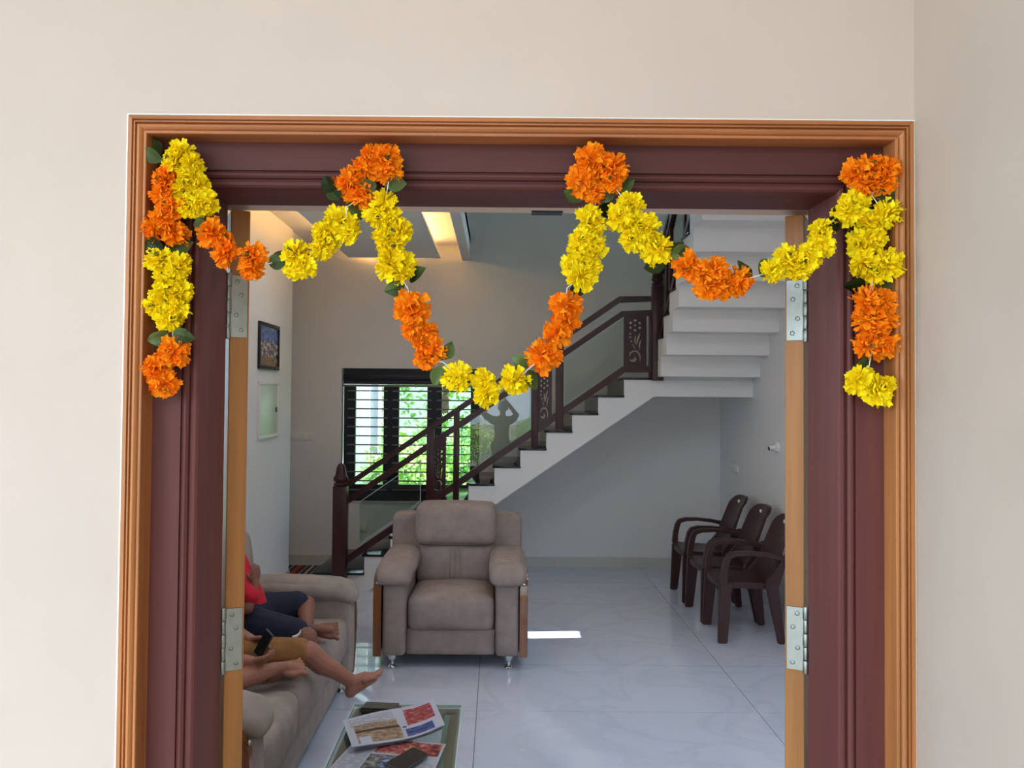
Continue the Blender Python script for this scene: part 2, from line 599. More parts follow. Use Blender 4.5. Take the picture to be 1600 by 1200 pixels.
# skirting
tag(box('baseboard_back', (-4.2, XR, YB - 0.012, YB, 0, 0.1), M['base_tile']), kind='structure')
tag(box('baseboard_right', (XR - 0.012, XR, YF1, YB - 0.012, 0, 0.1), M['base_tile']), kind='structure')
tag(box('baseboard_left', (XL, XL + 0.012, YF1, 7.87, 0, 0.1), M['base_tile']), kind='structure')

# ceilings: slab over the living room, false ceiling panel with light coves
struct('ceiling', [(-4.4, -0.36, YF1, YB, 3.36, 3.46), (-0.36, 2.335, YF1, 5.6, 3.2, 3.46),
                   (-4.4, XL - 0.02, YF1, YB, 3.2, 3.36), (-0.385, -0.30, 5.6, YB, 3.2, 3.46)], M['ceil'])
fc = root('ceiling_panel', (-1.08, 5.2, 3.2), kind='structure')
PX0, PX1, PY1 = -1.565, -0.605, 8.48
box('panel_board', (PX0, PX1, YF1, PY1, 3.2, 3.225), M['ceil'], fc, ws=True)
box('panel_upstand', (PX0 + 0.10, PX1 - 0.10, YF1, PY1 - 0.08, 3.225, 3.36), M['ceil'], fc, ws=True)
led1 = box('led_strip', (PX1 - 0.075, PX1 - 0.050, 3.0, 8.30, 3.227, 3.243), M['led'])
tag(led1, 'warm glowing light strip in the narrow ceiling slot beside the stairwell', 'light strip')
led2 = box('led_strip', (PX0 + 0.050, PX0 + 0.075, 3.0, 7.85, 3.227, 3.243), M['led'])
tag(led2, 'warm glowing light strip in the ceiling slot along the left wall', 'light strip')
led3 = box('led_strip', (PX0 + 0.12, -0.95, PY1 - 0.06, PY1 - 0.035, 3.227, 3.243), M['led'])
tag(led3, 'warm glowing light strip above the ceiling edge along the back wall', 'light strip')

# porch
struct('floor_porch', [(-3.2, 0.96, -3.2, YF0, -0.30, -0.15)], M['porch_floor'])
struct('ceiling_porch', [(-3.2, 0.96, -1.8, YF0, 3.3, 3.45)], M['ceil'])
struct('ground', [(-40, 40, -40, 60, -0.5, -0.30)], M['paving'])
lawn = struct('ground_lawn', [(-8, 8, 9.6, 30, -0.30, -0.24)], M['lawn'])

# ------------------------------------------------------------------ door frame, trim and leaves
def sweep(parent, prof, names, mv, mh, zb=-0.15):
    xl, xr, zt = TL, TR, TT
    for side, nm in zip(('L', 'R', 'H'), names):
        bm = BM()
        if side == 'H':
            A = [bm.verts.new((xl + u, y, zt - u)) for u, y in prof]
            B = [bm.verts.new((xr - u, y, zt - u)) for u, y in prof]
        else:
            X = (lambda u: xl + u) if side == 'L' else (lambda u: xr - u)
            A = [bm.verts.new((X(u), y, zb)) for u, y in prof]
            B = [bm.verts.new((X(u), y, zt - u)) for u, y in prof]
        n = len(prof)
        for i in range(n):
            bm.faces.new((A[i], B[i], B[(i + 1) % n], A[(i + 1) % n]))
        bm.faces.new(A)
        bm.faces.new(list(reversed(B)))
        obj(nm, bm, mh if side == 'H' else mv, parent, world_space=True, smooth=0.5)


t1 = root('trim_1', (0.037, Y_TRIM, -0.15), kind='structure', label='light teak moulded trim around the front doorway')
PT = [(0, 1.480), (0, 1.450), (.002, 1.446), (.0085, 1.445), (.0095, 1.450), (.011, 1.450), (.012, 1.4455), (.014, 1.4455),
      (.015, 1.451), (.0165, 1.4475), (.019, 1.4448), (.022, 1.4445), (.025, 1.447), (.0275, 1.4515), (.029, 1.4515),
      (.030, 1.4465), (.0335, 1.4465), (.0345, 1.448), (.0345, 1.4925), (.0345, 1.50), (.01, 1.50)]
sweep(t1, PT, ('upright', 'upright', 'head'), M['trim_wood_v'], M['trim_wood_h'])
M['caulk'] = mat('white_caulk', (250, 246, 238), 0.9)
sweep(t1, [(-.0030, 1.4535), (-.0022, 1.4500), (.0002, 1.4490), (.0002, 1.4535)], ('caulk_line',) * 3, M['caulk'], M['caulk'])
d1 = root('door_1', (0.037, Y_JAMB, -0.15), kind='structure', label='dark rosewood double door frame with both leaves swung open inward')
PJ = [(.0345, Y_JAMB), (.086, Y_JAMB), (.0865, 1.498), (.0885, 1.498), (.089, 1.494), (.092, 1.4915), (.096, 1.4915), (.100, 1.495),
      (.1015, 1.500), (.1035, 1.500), (.1045, 1.4955), (.108, 1.4935), (.113, 1.4945), (.117, 1.498), (.119, 1.504), (.119, Y_BACK), (.0345, Y_BACK)]
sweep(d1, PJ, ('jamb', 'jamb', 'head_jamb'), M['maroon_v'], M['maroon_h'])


def leaf_panel(sgn, pin, theta):
    """door leaf built along +x from the pin, thickness towards -y, then swung"""
    th, wd, zt = 0.038, 0.575, 2.168
    bm = BM()
    add_box(bm, 0.0, wd, -th, 0, 0.01, zt, bevel=0.002, seg=1)
    # raised panels on both faces
    for (a, b) in ((0.12, 0.75), (0.90, 1.35), (1.50, 2.04)):
        for y0, y1 in ((-th - 0.008, -th + 0.002), (-0.002, 0.008)):
            add_box(bm, 0.10, wd - 0.10, y0, y1, a, b, bevel=0.006, seg=1)
    T = Matrix.Translation(pin) @ Matrix.Rotation(theta, 4, 'Z')
    if sgn < 0:
        T = Matrix.Translation(pin) @ Matrix.Scale(-1, 4, (1, 0, 0)) @ Matrix.Rotation(theta, 4, 'Z')
    bm.transform(T)
    lf = obj('door_leaf', bm, M['leaf_wood'], d1, world_space=True, smooth=0.4)
    return T


TLf = leaf_panel(1, Vector((TL + DW + 0.002, 1.648, 0)), math.radians(115))
TRf = leaf_panel(-1, Vector((TR - DW - 0.002, 1.648, 0)), math.radians(119))


def hinge(T, z0, z1):
    """plate screwed on the hinge edge of the leaf, knuckles on the pin"""
    bm = BM()
    add_box(bm, -0.0022, 0.0005, -0.0345, -0.002, z0, z1, bevel=0.0006, seg=1)
    bm.transform(T)
    h = obj('hinge', bm, M['steel'], d1, world_space=True)
    n = 5
    for k in range(n):
        bm = BM()
        a, b = z0 - 0.004 + (z1 - z0 + 0.008) * k / n, z0 - 0.004 + (z1 - z0 + 0.008) * (k + 1) / n
        r = 0.0062 if k % 2 == 0 else 0.0052
        add_lathe(bm, [(r * .9, a + .0006), (r, a + .0016), (r, b - .0016), (r * .9, b - .0006)], (-0.004, 0.003, 0), 12)
        bm.transform(T)
        obj('knuckle', bm, M['steel'], h, world_space=True, smooth=0.6)
    L = z1 - z0
    for k, (fy, fz) in enumerate(((-.014, .9), (-.022, .68), (-.013, .36), (-.023, .12))):
        bm = BM()
        add_lathe(bm, [(.0048, 0), (.0048, .0012), (.0036, .0018), (.003, .0006)], (0, 0, 0), 12)
        bm.transform(T @ Matrix.Translation((-0.0022, fy, z0 + fz * L)) @ Matrix.Rotation(-PI / 2, 4, 'Y'))
        s = obj('screw', bm, M['steel'], h, world_space=True, smooth=0.6)


for T, pys in ((TLf, ((430, 527), (951, 1049))), (TRf, ((437, 532), (949, 1048)))):
    for a, b in pys:
        px = 365 if T is TLf else 1253
        hinge(T, at(px, b, 1.65).z, at(px, a, 1.65).z)

# small black catch under the inner lintel
c0, c1 = at(830, 330, 1.72), at(878, 336.5, 1.72)
bm = BM()
add_box(bm, c0.x, c1.x, 1.690, 1.722, c1.z, 2.181, bevel=0.001)
tag(obj('door_catch', bm, M['dark_plastic']), 'small flat black catch fixed under the inner edge of the lintel', 'catch')

# ------------------------------------------------------------------ staircase
YS = 7.5                                  # front face of the first flight
TR1, RI = 0.2358, 0.163
NX0, NZ0 = (975 - 778) / 1280 * YS, 12 * 0.163
st = root('staircase', (0, 8.0, 0), label='white stepped staircase with black granite treads rising to the right then turning', cat='staircase')
X2 = 1.45                                  # left side of the second flight
pts = [(NX0 - 11 * TR1, 0.0)]
for k in range(11, 0, -1):
    xa, xb, z = NX0 - k * TR1, NX0 - (k - 1) * TR1, NZ0 - k * RI - 0.02
    pts += [(xa, z), (xb, z)]
ZL = 1.785
pts += [(NX0, NZ0 - 0.02), (XR, NZ0 - 0.02), (XR, ZL), (X2 - 0.02, ZL)]
sl = RI / TR1
pts += [(X2 - 0.02 - ZL / sl, 0.0)]
bm = BM()
add_prism(bm, pts, YS, YB - 0.001, 'y')
obj('flight_body', bm, M['stair_white'], st, world_space=True)
for k in range(12):
    xa, xb, z = NX0 - k * TR1, NX0 - (k - 1) * TR1, NZ0 - k * RI
    if k == 0:
        b = (xa - 0.018, X2 - 0.015, YS - 0.012, YB - 0.002, z - 0.02, z)
    elif k == 11:
        b = (xa - 0.215, xb + 0.004, YS - 0.03, YB - 0.002, z - 0.02, z)
    else:
        b = (xa - 0.018, xb + 0.004, YS - 0.012, YB - 0.002, z - 0.02, z)
    box('tread', b, M['granite'], st, bevel=0.003, ws=True)
    xr = xa - (0.2 if k == 11 else 0.0)
    box('riser', (xr - 0.004, xr + (0.2 if k == 11 else 0.0) + 0.002, YS + 0.002, YB - 0.002, max(0, z - RI), z - 0.02), M['stair_white'] if k == 11 else M['granite'], st, ws=True)
# landing tread right of the corner
box('landing_tread', (X2 - 0.015, XR - 0.002, 7.662, YB - 0.002, NZ0 - 0.02, NZ0), M['granite'], st, ws=True)
# second flight, folded slab rising towards the door
R2, T2, Y2 = 0.181, 0.243, 7.53
n2 = 8
up, lo = [], []
for j in range(n2 + 1):
    lo += [(Y2 - j * T2, ZL + j * R2), (Y2 - j * T2, ZL + (j + 1) * R2)]
lo[-1] = (Y2 - n2 * T2, 3.2)
lo.append((Y2 - n2 * T2 - 0.02, 3.2))
top = [(Y2 + 0.13, NZ0 - 0.02)]
for j in range(n2):
    top += [(Y2 + 0.13 - j * T2, NZ0 + (j + 1) * R2 - 0.02), (Y2 + 0.13 - (j + 1) * T2, NZ0 + (j + 1) * R2 - 0.02)]
poly = [(Y2 + 0.13, ZL)] + lo + list(reversed(top))
bm = BM()
add_prism(bm, poly, X2, XR - 0.001, 'x')
obj('upper_flight_body', bm, M['stair_white'], st, world_space=True)
for j in range(n2):
    z = NZ0 + (j + 1) * R2
    box('tread', (X2 - 0.012, XR - 0.002, Y2 + 0.125 - (j + 1) * T2, Y2 + 0.145 - j * T2, z - 0.02, z), M['granite'], st, bevel=0.003, ws=True)

# ------------------------------------------------------------------ stair railing, first flight
YR = YS + 0.045


def P2(px, py):
    p = at(px, py, YR)
    return (p.x, p.z)


rl = root('stair_railing', (-1.4, YR, 0.16), label='dark rosewood stair railing with glass panes and carved panels on the lower flight', cat='railing')


def rail_piece(name, pts, th, y0, y1, m=None, parent=None, bevel=False):
    bm = BM()
    add_prism(bm, ribbon(pts, th), y0, y1, 'y')
    if bevel:
        bmesh.ops.bevel(bm, geom=[e for e in bm.edges], offset=0.006, segments=2, affect='EDGES')
    return obj(name, bm, m or M['rail_wood'], parent or rl, world_space=True, smooth=0.5)


rail_piece('handrail', [P2(544, 757), P2(968, 467.5), P2(1021, 467)], 0.024, YR - 0.032, YR + 0.032, bevel=True)
rail_piece('middle_rail', [P2(544, 782), P2(972, 491), P2(1021, 489)], 0.027, YR - 0.022, YR + 0.022)
rail_piece('bottom_rail', [P2(538, 877), P2(975, 577), P2(1021, 577)], 0.030, YR - 0.022, YR + 0.022)
# newel with turned finial
nx, nz = P2(536, 740)
bm = BM()
hw = 0.062
add_box(bm, nx - hw, nx + hw, YS - 0.115, YS + 0.01, 0.0, P2(536, 757)[1], bevel=0.006)
nwl = obj('newel_post', bm, M['rail_wood'], rl, world_space=True, smooth=0.5)
bm = BM()
zt = P2(536, 757)[1]
nyc = YS - 0.0525
add_lathe(bm, [(.055, zt), (.066, zt + .008), (.066, zt + .02), (.05, zt + .028), (.05, zt + .036), (.068, zt + .046), (.068, zt + .07), (.06, zt + .085),
               (.05, zt + .10), (.046, zt + .13), (.040, zt + .165), (.028, zt + .19), (.012, zt + .203), (.001, zt + .207)], (nx, nyc, 0), 20)
obj('finial', bm, M['rail_wood'], nwl, world_space=True, smooth=True)


def post(px0, px1, py0, py1):
    a, b = P2(px0, py0), P2(px1, py1)
    return box('baluster', (a[0], b[0], YR - 0.024, YR + 0.024, b[1], a[1]), M['rail_wood'], rl, bevel=0.004, ws=True)


post(667, 677.5, 668, 797)
post(709, 717, 640, 785)
post(830.5, 841, 580, 700)
post(868.5, 880, 530, 671)
post(1014, 1019.5, 489, 590)


def carved(px0, px1, top, bot, sc=1.0):
    """panel with sawn-out flower, dots, sprigs and scroll: real holes"""
    cu = bpy.data.curves.new('carve', 'CURVE')
    cu.dimensions = '2D'
    cu.fill_mode = 'BOTH'
    cu.extrude = 0.011

    def poly(pts):
        s = cu.splines.new('POLY')
        s.points.add(len(pts) - 1)
        for q, p in zip(s.points, pts):
            q.co = (p[0], p[1], 0, 1)
        s.use_cyclic_u = True
    ax, bx_ = P2(px0, 0)[0], P2(px1, 0)[0]
    (tl, tr), (bl, br) = [(P2(px0, q[0])[1], P2(px1, q[1])[1]) for q in (top, bot)]
    poly([(ax, bl), (bx_, br), (bx_, tr), (ax, tl)])
    cx, wd = (ax + bx_) / 2, (bx_ - ax)
    zt_, zb_ = min(tl, tr), max(bl, br)
    H = zt_ - zb_
    s = min(wd / 0.216, H / 0.50)
    sx = wd / 0.216
    def Q(u, v):      # local drawing, u in +-.08, v from 0 (top) down to -.5
        return (cx + u * sx, zt_ - 0.03 * H - v * (H * 0.94) / 0.5)
    def ell(u, v, a, b, ang, n=10):
        r = []
        for k in range(n):
            t = 2 * PI * k / n
            x, y = a * math.cos(t), b * math.sin(t)
            r.append(Q(u + x * math.cos(ang) - y * math.sin(ang), v + x * math.sin(ang) + y * math.cos(ang)))
        poly(r)
    def arc(pts, ws):
        poly([Q(*p) for p in ribbon(pts, ws)])
    for k in range(6):
        a = k * PI / 3 + PI / 6
        ell(0.050 * math.cos(a), 0.085 + 0.050 * math.sin(a), 0.0125, 0.015, a)
    ell(0, 0.085, 0.010, 0.010, 0)
    for (u, v) in ((-.046, .172), (-.046, .208), (-.034, .250)):
        ell(u, v, .011, .011, 0, 8)
    arc([(.048, .162), (.034, .20), (.022, .245), (.015, .285)], [.004, .009, .008, .003])
    arc([(.004, .19), (.000, .22), (.000, .255), (.003, .285)], [.004, .008, .007, .003])
    arc([(.056, .232), (.046, .265), (.041, .30), (.042, .34)], [.003, .008, .008, .003])
    arc([(-.024, .275), (-.014, .305), (0.004, .33)], [.003, .007, .003])
    arc([(-.054, .405), (-.044, .370), (-.015, .350), (.020, .352), (.042, .380), (.050, .42), (.047, .462)], [.004, .008, .009, .009, .009, .008, .003])
    arc([(-.054, .436), (-.030, .452), (-.004, .448), (.006, .428), (-.004, .408)], [.004, .012, .014, .012, .005])
    t = bpy.data.objects.new('carve', cu)
    COL.objects.link(t)
    me = mesh_from_mods(t)
    bpy.data.objects.remove(t)
    me.transform(Matrix.Translation((0, YR, 0)) @ Matrix.Rotation(PI / 2, 4, 'X'))
    me.transform(wm(rl).inverted())
    me.materials.clear()
    me.materials.append(M['rail_wood'])
    o = bpy.data.objects.new('carved_panel', me)
    COL.objects.link(o)
    o.parent = rl


carved(681, 704, (694, 678), (790, 774))
carved(843, 866.5, (584, 568), (678, 662))
carved(977, 1012, (493, 493), (574, 574))


def pane(pp, name='glass_pane'):
    bm = BM()
    add_prism(bm, [P2(*p) for p in pp], YR - 0.004, YR + 0.004, 'y')
    g = obj(name, bm, M['clear_glass'], rl, world_space=True)
    bm = BM()
    n = len(pp)
    for i in range(n):
        a, b = P2(*pp[i]), P2(*pp[(i + 1) % n])
        add_prism(bm, ribbon([a, b], 0.0035), YR - 0.005, YR + 0.005, 'y')
    obj('pane_edge', bm, M['glass_edge'], g, world_space=True)


pane([(561, 785), (657, 719), (657, 783), (561, 850)])
pane([(721, 668), (829, 594), (829, 674), (721, 747)])
pane([(882, 559), (975, 497), (975, 571), (882, 634)])

# railing of the second flight
rl2 = root('stair_railing', (X2 + 0.03, 7.5, NZ0), label='dark railing climbing the upper flight towards the door under the ceiling', cat='railing')
XP = X2 + 0.03
nwx = XP - 0.02
bm = BM()
add_box(bm, 1.402, 1.502, 7.42, 7.52, 1.93, 2.80, bevel=0.006)
add_lathe(bm, [(.045, 2.80), (.058, 2.815), (.04, 2.83), (.055, 2.85), (.045, 2.90), (.03, 2.95), (.008, 2.98)], (1.452, 7.47, 0), 16)
obj('newel_post', bm, M['rail_wood'], rl2, world_space=True, smooth=0.5)
sl2 = R2 / T2


def zr(y, h):
    return NZ0 + (Y2 + 0.13 - y) * sl2 + h


for nm, h, th in (('handrail', 0.93, .026), ('middle_rail', 0.80, .028), ('bottom_rail', 0.16, .030)):
    bm = BM()
    add_prism(bm, ribbon([(7.44, zr(7.44, h)), (5.62, zr(5.62, h))], th), XP - 0.028, XP + 0.022, 'x')
    obj(nm, bm, M['rail_wood'], rl2, world_space=True)
for y in (7.13, 6.99, 6.45, 6.31, 5.78):
    bm = BM()
    add_box(bm, XP - 0.022, XP + 0.016, y - 0.024, y + 0.024, zr(y, 0.0), zr(y, 0.93))
    obj('baluster', bm, M['rail_wood'], rl2, world_space=True)
for ya, yb in ((7.40, 7.17), (6.95, 6.49), (6.27, 5.82)):
    bm = BM()
    add_prism(bm, [(ya, zr(ya, .18)), (yb, zr(yb, .18)), (yb, zr(yb, .78)), (ya, zr(ya, .78))], XP - 0.006, XP + 0.002, 'x')
    obj('glass_pane', bm, M['clear_glass'], rl2, world_space=True)

# ------------------------------------------------------------------ windows
w1 = root('window_1', ((WX0 + WX1) / 2, YB, WZ0), kind='structure', label='black three-light window with horizontal bars behind the stair railing')
YW = YB + 0.07                             # frame set back in the reveal


def pxz(px, py, Y=YW):
    p = at(px, py, Y)
    return p.x, p.z


zb1, zt1 = WZ0, WZ1
zl = pxz(640, 603)[1]
zo0, zo1 = pxz(640, 757.5)[1], pxz(640, 606)[1]      # glazed openings
cols = [(555, 599), (623, 667), (690, 735)]
ox = [(pxz(a, 680)[0], pxz(b, 680)[0]) for a, b in cols]
bm = BM()
add_box(bm, WX0 + 0.012, WX1, YW - 0.03, YW + 0.05, zl + 0.015, zt1)
obj('top_frame', bm, M['black_frame'], w1, world_space=True)
box('pelmet_rail', (WX0 + 0.012, WX1, YW - 0.06, YW - 0.02, zl + 0.06, zl + 0.12), M['black_frame'], w1, bevel=0.008, ws=True)
box('ledge', (WX0 + 0.012, WX1, YW - 0.045, YW + 0.04, zl - 0.012, zl + 0.012), M['bar_metal'], w1, ws=True)
xs = [WX0 + 0.012] + [v for o in ox for v in o] + [WX1]
for i in range(4):
    box('mullion', (xs[2 * i], xs[2 * i + 1], YW, YW + 0.05, zb1, zl - 0.012), M['black_frame'], w1, ws=True)
for a, b in ox:
    box('bottom_frame', (a, b, YW, YW + 0.05, zb1, zo0), M['black_frame'], w1, ws=True)
    bm = BM()
    add_box(bm, a, b, YW + 0.022, YW + 0.028, zo0, zl - 0.012)
    obj('pane', bm, M['window_glass'], w1, world_space=True)
box('sill', (WX0, WX1, YB - 0.015, YW + 0.05, zb1 - 0.02, zb1), M['base_tile'], w1, ws=True)
for (a, b) in ((543, 605), (613, 674), (682, 742)):
    x0, x1 = pxz(a, 680)[0], pxz(b, 680)[0]
    for k in range(12):
        z = pxz(640, 611.2 + 14.02 * k)[1]
        box('bar', (x0, x1, YW - 0.022, YW - 0.008, z - 0.007, z + 0.007), M['bar_metal'], w1, ws=True)

# right wall window: frame, closed shutters, open upper slot where the sun enters
w2 = root('window_2', (XR, (RY0 + RY1) / 2, RZ0), kind='structure')
gy0, gy1, gz0, gz1 = 6.23, 6.40, 1.57, 2.02
for b in ((RY0, RY1, RZ0, RZ0 + 0.05), (RY0, RY1, gz1, RZ1), (RY0, RY0 + 0.05, RZ0, RZ1), (gy1, RY1, RZ0, RZ1)):
    box('frame', (XR + 0.02, XR + 0.09, *b), M['black_frame'], w2, ws=True)
box('shutter', (XR + 0.03, XR + 0.07, RY0 + 0.05, 5.84, RZ0 + 0.05, gz1), M['leaf_wood'], w2, ws=True)
box('shutter', (XR + 0.03, XR + 0.07, 5.84, gy0, RZ0 + 0.05, gz1), M['leaf_wood'], w2, ws=True)
box('shutter', (XR + 0.03, XR + 0.07, gy0, gy1, RZ0 + 0.05, gz0), M['leaf_wood'], w2, ws=True)


def plain_window(name, b, axis, n=3):
    """b in world; frame with n panes"""
    x0, x1, y0, y1, z0, z1 = b
    r = root(name, ((x0 + x1) / 2, (y0 + y1) / 2, z0), kind='structure')
    f = 0.05
    a0, a1 = (y0, y1) if axis == 'x' else (x0, x1)

    def bx(nm, p0, p1, q0, q1, m, t0=0.0, t1=1.0):
        if axis == 'x':
            box(nm, (x0 + (x1 - x0) * t0, x0 + (x1 - x0) * t1, p0, p1, q0, q1), m, r, ws=True)
        else:
            box(nm, (p0, p1, y0 + (y1 - y0) * t0, y0 + (y1 - y0) * t1, q0, q1), m, r, ws=True)
    bx('frame', a0, a1, z0, z0 + f, M['black_frame'])
    bx('frame', a0, a1, z1 - f, z1, M['black_frame'])
    w_ = (a1 - a0) / n
    for i in range(n + 1):
        c = a0 + i * w_
        bx('mullion', max(a0, c - f / 2), min(a1, c + f / 2), z0 + f, z1 - f, M['black_frame'])
    for i in range(n):
        bx('pane', a0 + i * w_ + f / 2, a0 + (i + 1) * w_ - f / 2, z0 + f, z1 - f, M['window_glass'], 0.45, 0.55)


plain_window('fill_window_left', (XL - 0.13, XL - 0.07, 2.0, 4.9, 1.05, 2.6), 'x', 4)  # added out of view to lift the room's daylight
plain_window('fill_window_front', (1.05, 2.25, YF0 + 0.08, YF0 + 0.14, 0.1, 1.5), 'y', 2)  # added low opening, unseen, for cool light on the floor
plain_window('fill_window_stairwell', (HX0, HX1, YB + 0.07, YB + 0.13, HZ0, HZ1), 'y', 3)  # added above the view to bring daylight down the stairs


# ------------------------------------------------------------------ marigold garland
def petal_mesh(bm, R, base, tip_dir, length, width, curl, rnd):
    """one ruffled petal, five columns of verts narrowing to the base"""
    up = Vector((0, 0, 1))
    side = tip_dir.cross(up)
    if side.length < 1e-3:
        side = Vector((1, 0, 0))
    side.normalize()
    side = (Matrix.Rotation(rnd.uniform(-0.9, 0.9), 3, tip_dir) @ side).normalized()
    nrm = side.cross(tip_dir).normalized()
    rows = []
    for t, wf in ((0, 0.25), (0.55, 0.75), (0.86, 1.0), (1.0, 0.8)):
        c = base + tip_dir * length * t + nrm * curl * t * t
        row = []
        for s in (-1, 0, 1):
            ruff = (rnd.uniform(-0.0012, 0.0012) if t > 0.8 else 0) + (-0.0016 if s == 0 and 0 < t < 0.99 else 0)
            notch = -0.0016 if (t == 1.0 and s == 0) else rnd.uniform(-0.0008, 0.0008) if t > 0.8 else 0
            row.append(bm.verts.new(c + side * s * wf * width / 2 + nrm * ruff * 1.4 + tip_dir * notch))
        rows.append(row)
    for a, b in zip(rows, rows[1:]):
        for k in range(2):
            bm.faces.new((a[k], a[k + 1], b[k + 1], b[k]))


def marigold(name, m, seed, R=0.0275, dense=1.0):
    """flower whose axis is +z (towards the viewer once placed)"""
    rnd = random.Random(seed)
    bm = BM()
    layers = [(5, 0.10), (9, 0.44), (12, 0.82), (14, 1.18), (15, 1.52), (13, 1.88), (9, 2.2), (6, 2.55)]
    for n, th in layers:
        n = max(3, int(n * dense))
        for k in range(n):
            a = 2 * PI * (k + rnd.uniform(-.3, .3)) / n
            t = th + rnd.uniform(-.18, .18)
            d = Vector((math.sin(t) * math.cos(a), math.sin(t) * math.sin(a), math.cos(t) * 0.80)).normalized()
            ln = R * rnd.choice((rnd.uniform(0.62, 0.9), rnd.uniform(0.62, 0.9), rnd.uniform(0.9, 1.08))) * (1.0 if th > 0.6 else 0.85)
            petal_mesh(bm, R, d * R * 0.14, d, ln, rnd.uniform(0.0095, 0.0145), rnd.uniform(-.006, .006), rnd)
    me = bpy.data.meshes.new(name)
    bmesh.ops.recalc_face_normals(bm, faces=bm.faces)
    bm.to_mesh(me)
    bm.free()
    me.materials.append(m)
    return me


FM = {'y': [marigold('marigold_y', M['yellow'], s) for s in range(5)],
      'o': [marigold('marigold_o', M['orange'], s + 50) for s in range(5)]}
bm = BM()
rr = random.Random(3)
for k in range(16):
    a, q = rr.uniform(0, 2 * PI), rr.uniform(0, .0045)
    p = Vector((q * math.cos(a), q * math.sin(a), 0.012))
    add_tube(bm, [p, p + Vector((rr.uniform(-.002, .002), rr.uniform(-.002, .002), .0095))], [.0009, .0007], 5)
core_me = bpy.data.meshes.new('flower_core')
bm.to_mesh(core_me)
bm.free()
core_me.materials.append(M['flower_core'])


def leaf_mesh(seed):
    rnd = random.Random(seed)
    bm = BM()
    L_, W_ = 0.036, 0.017
    rows = []
    n = 7
    for i in range(n + 1):
        t = i / n
        wv = W_ * math.sin(PI * min(1, t * 0.96 + 0.03)) ** 0.8 * (1 - 0.25 * t)
        z = 0.008 * math.sin(t * 2.4 + seed) - 0.004
        rows.append([bm.verts.new((t * L_, s * wv / 1.2, z + abs(s) * wv * 0.35 + rnd.uniform(-.0006, .0006))) for s in (-1, -.5, 0, .5, 1)])
    for a, b in zip(rows, rows[1:]):
        for k in range(4):
            bm.faces.new((a[k], a[k + 1], b[k + 1], b[k]))
    bmesh.ops.solidify(bm, geom=list(bm.faces), thickness=0.0005)
    me = bpy.data.meshes.new('leaf')
    bm.to_mesh(me)
    bm.free()
    me.materials.append(M['green_leaf'])
    me.shade_smooth()
    return me


LM = [leaf_mesh(s) for s in range(4)]
YG = 1.452
GL = root('marigold_garland', at(778, 250, YG), label='garland of yellow and orange marigolds with green leaves draped across the doorway', cat='garland')
GLM = wm(GL).inverted()
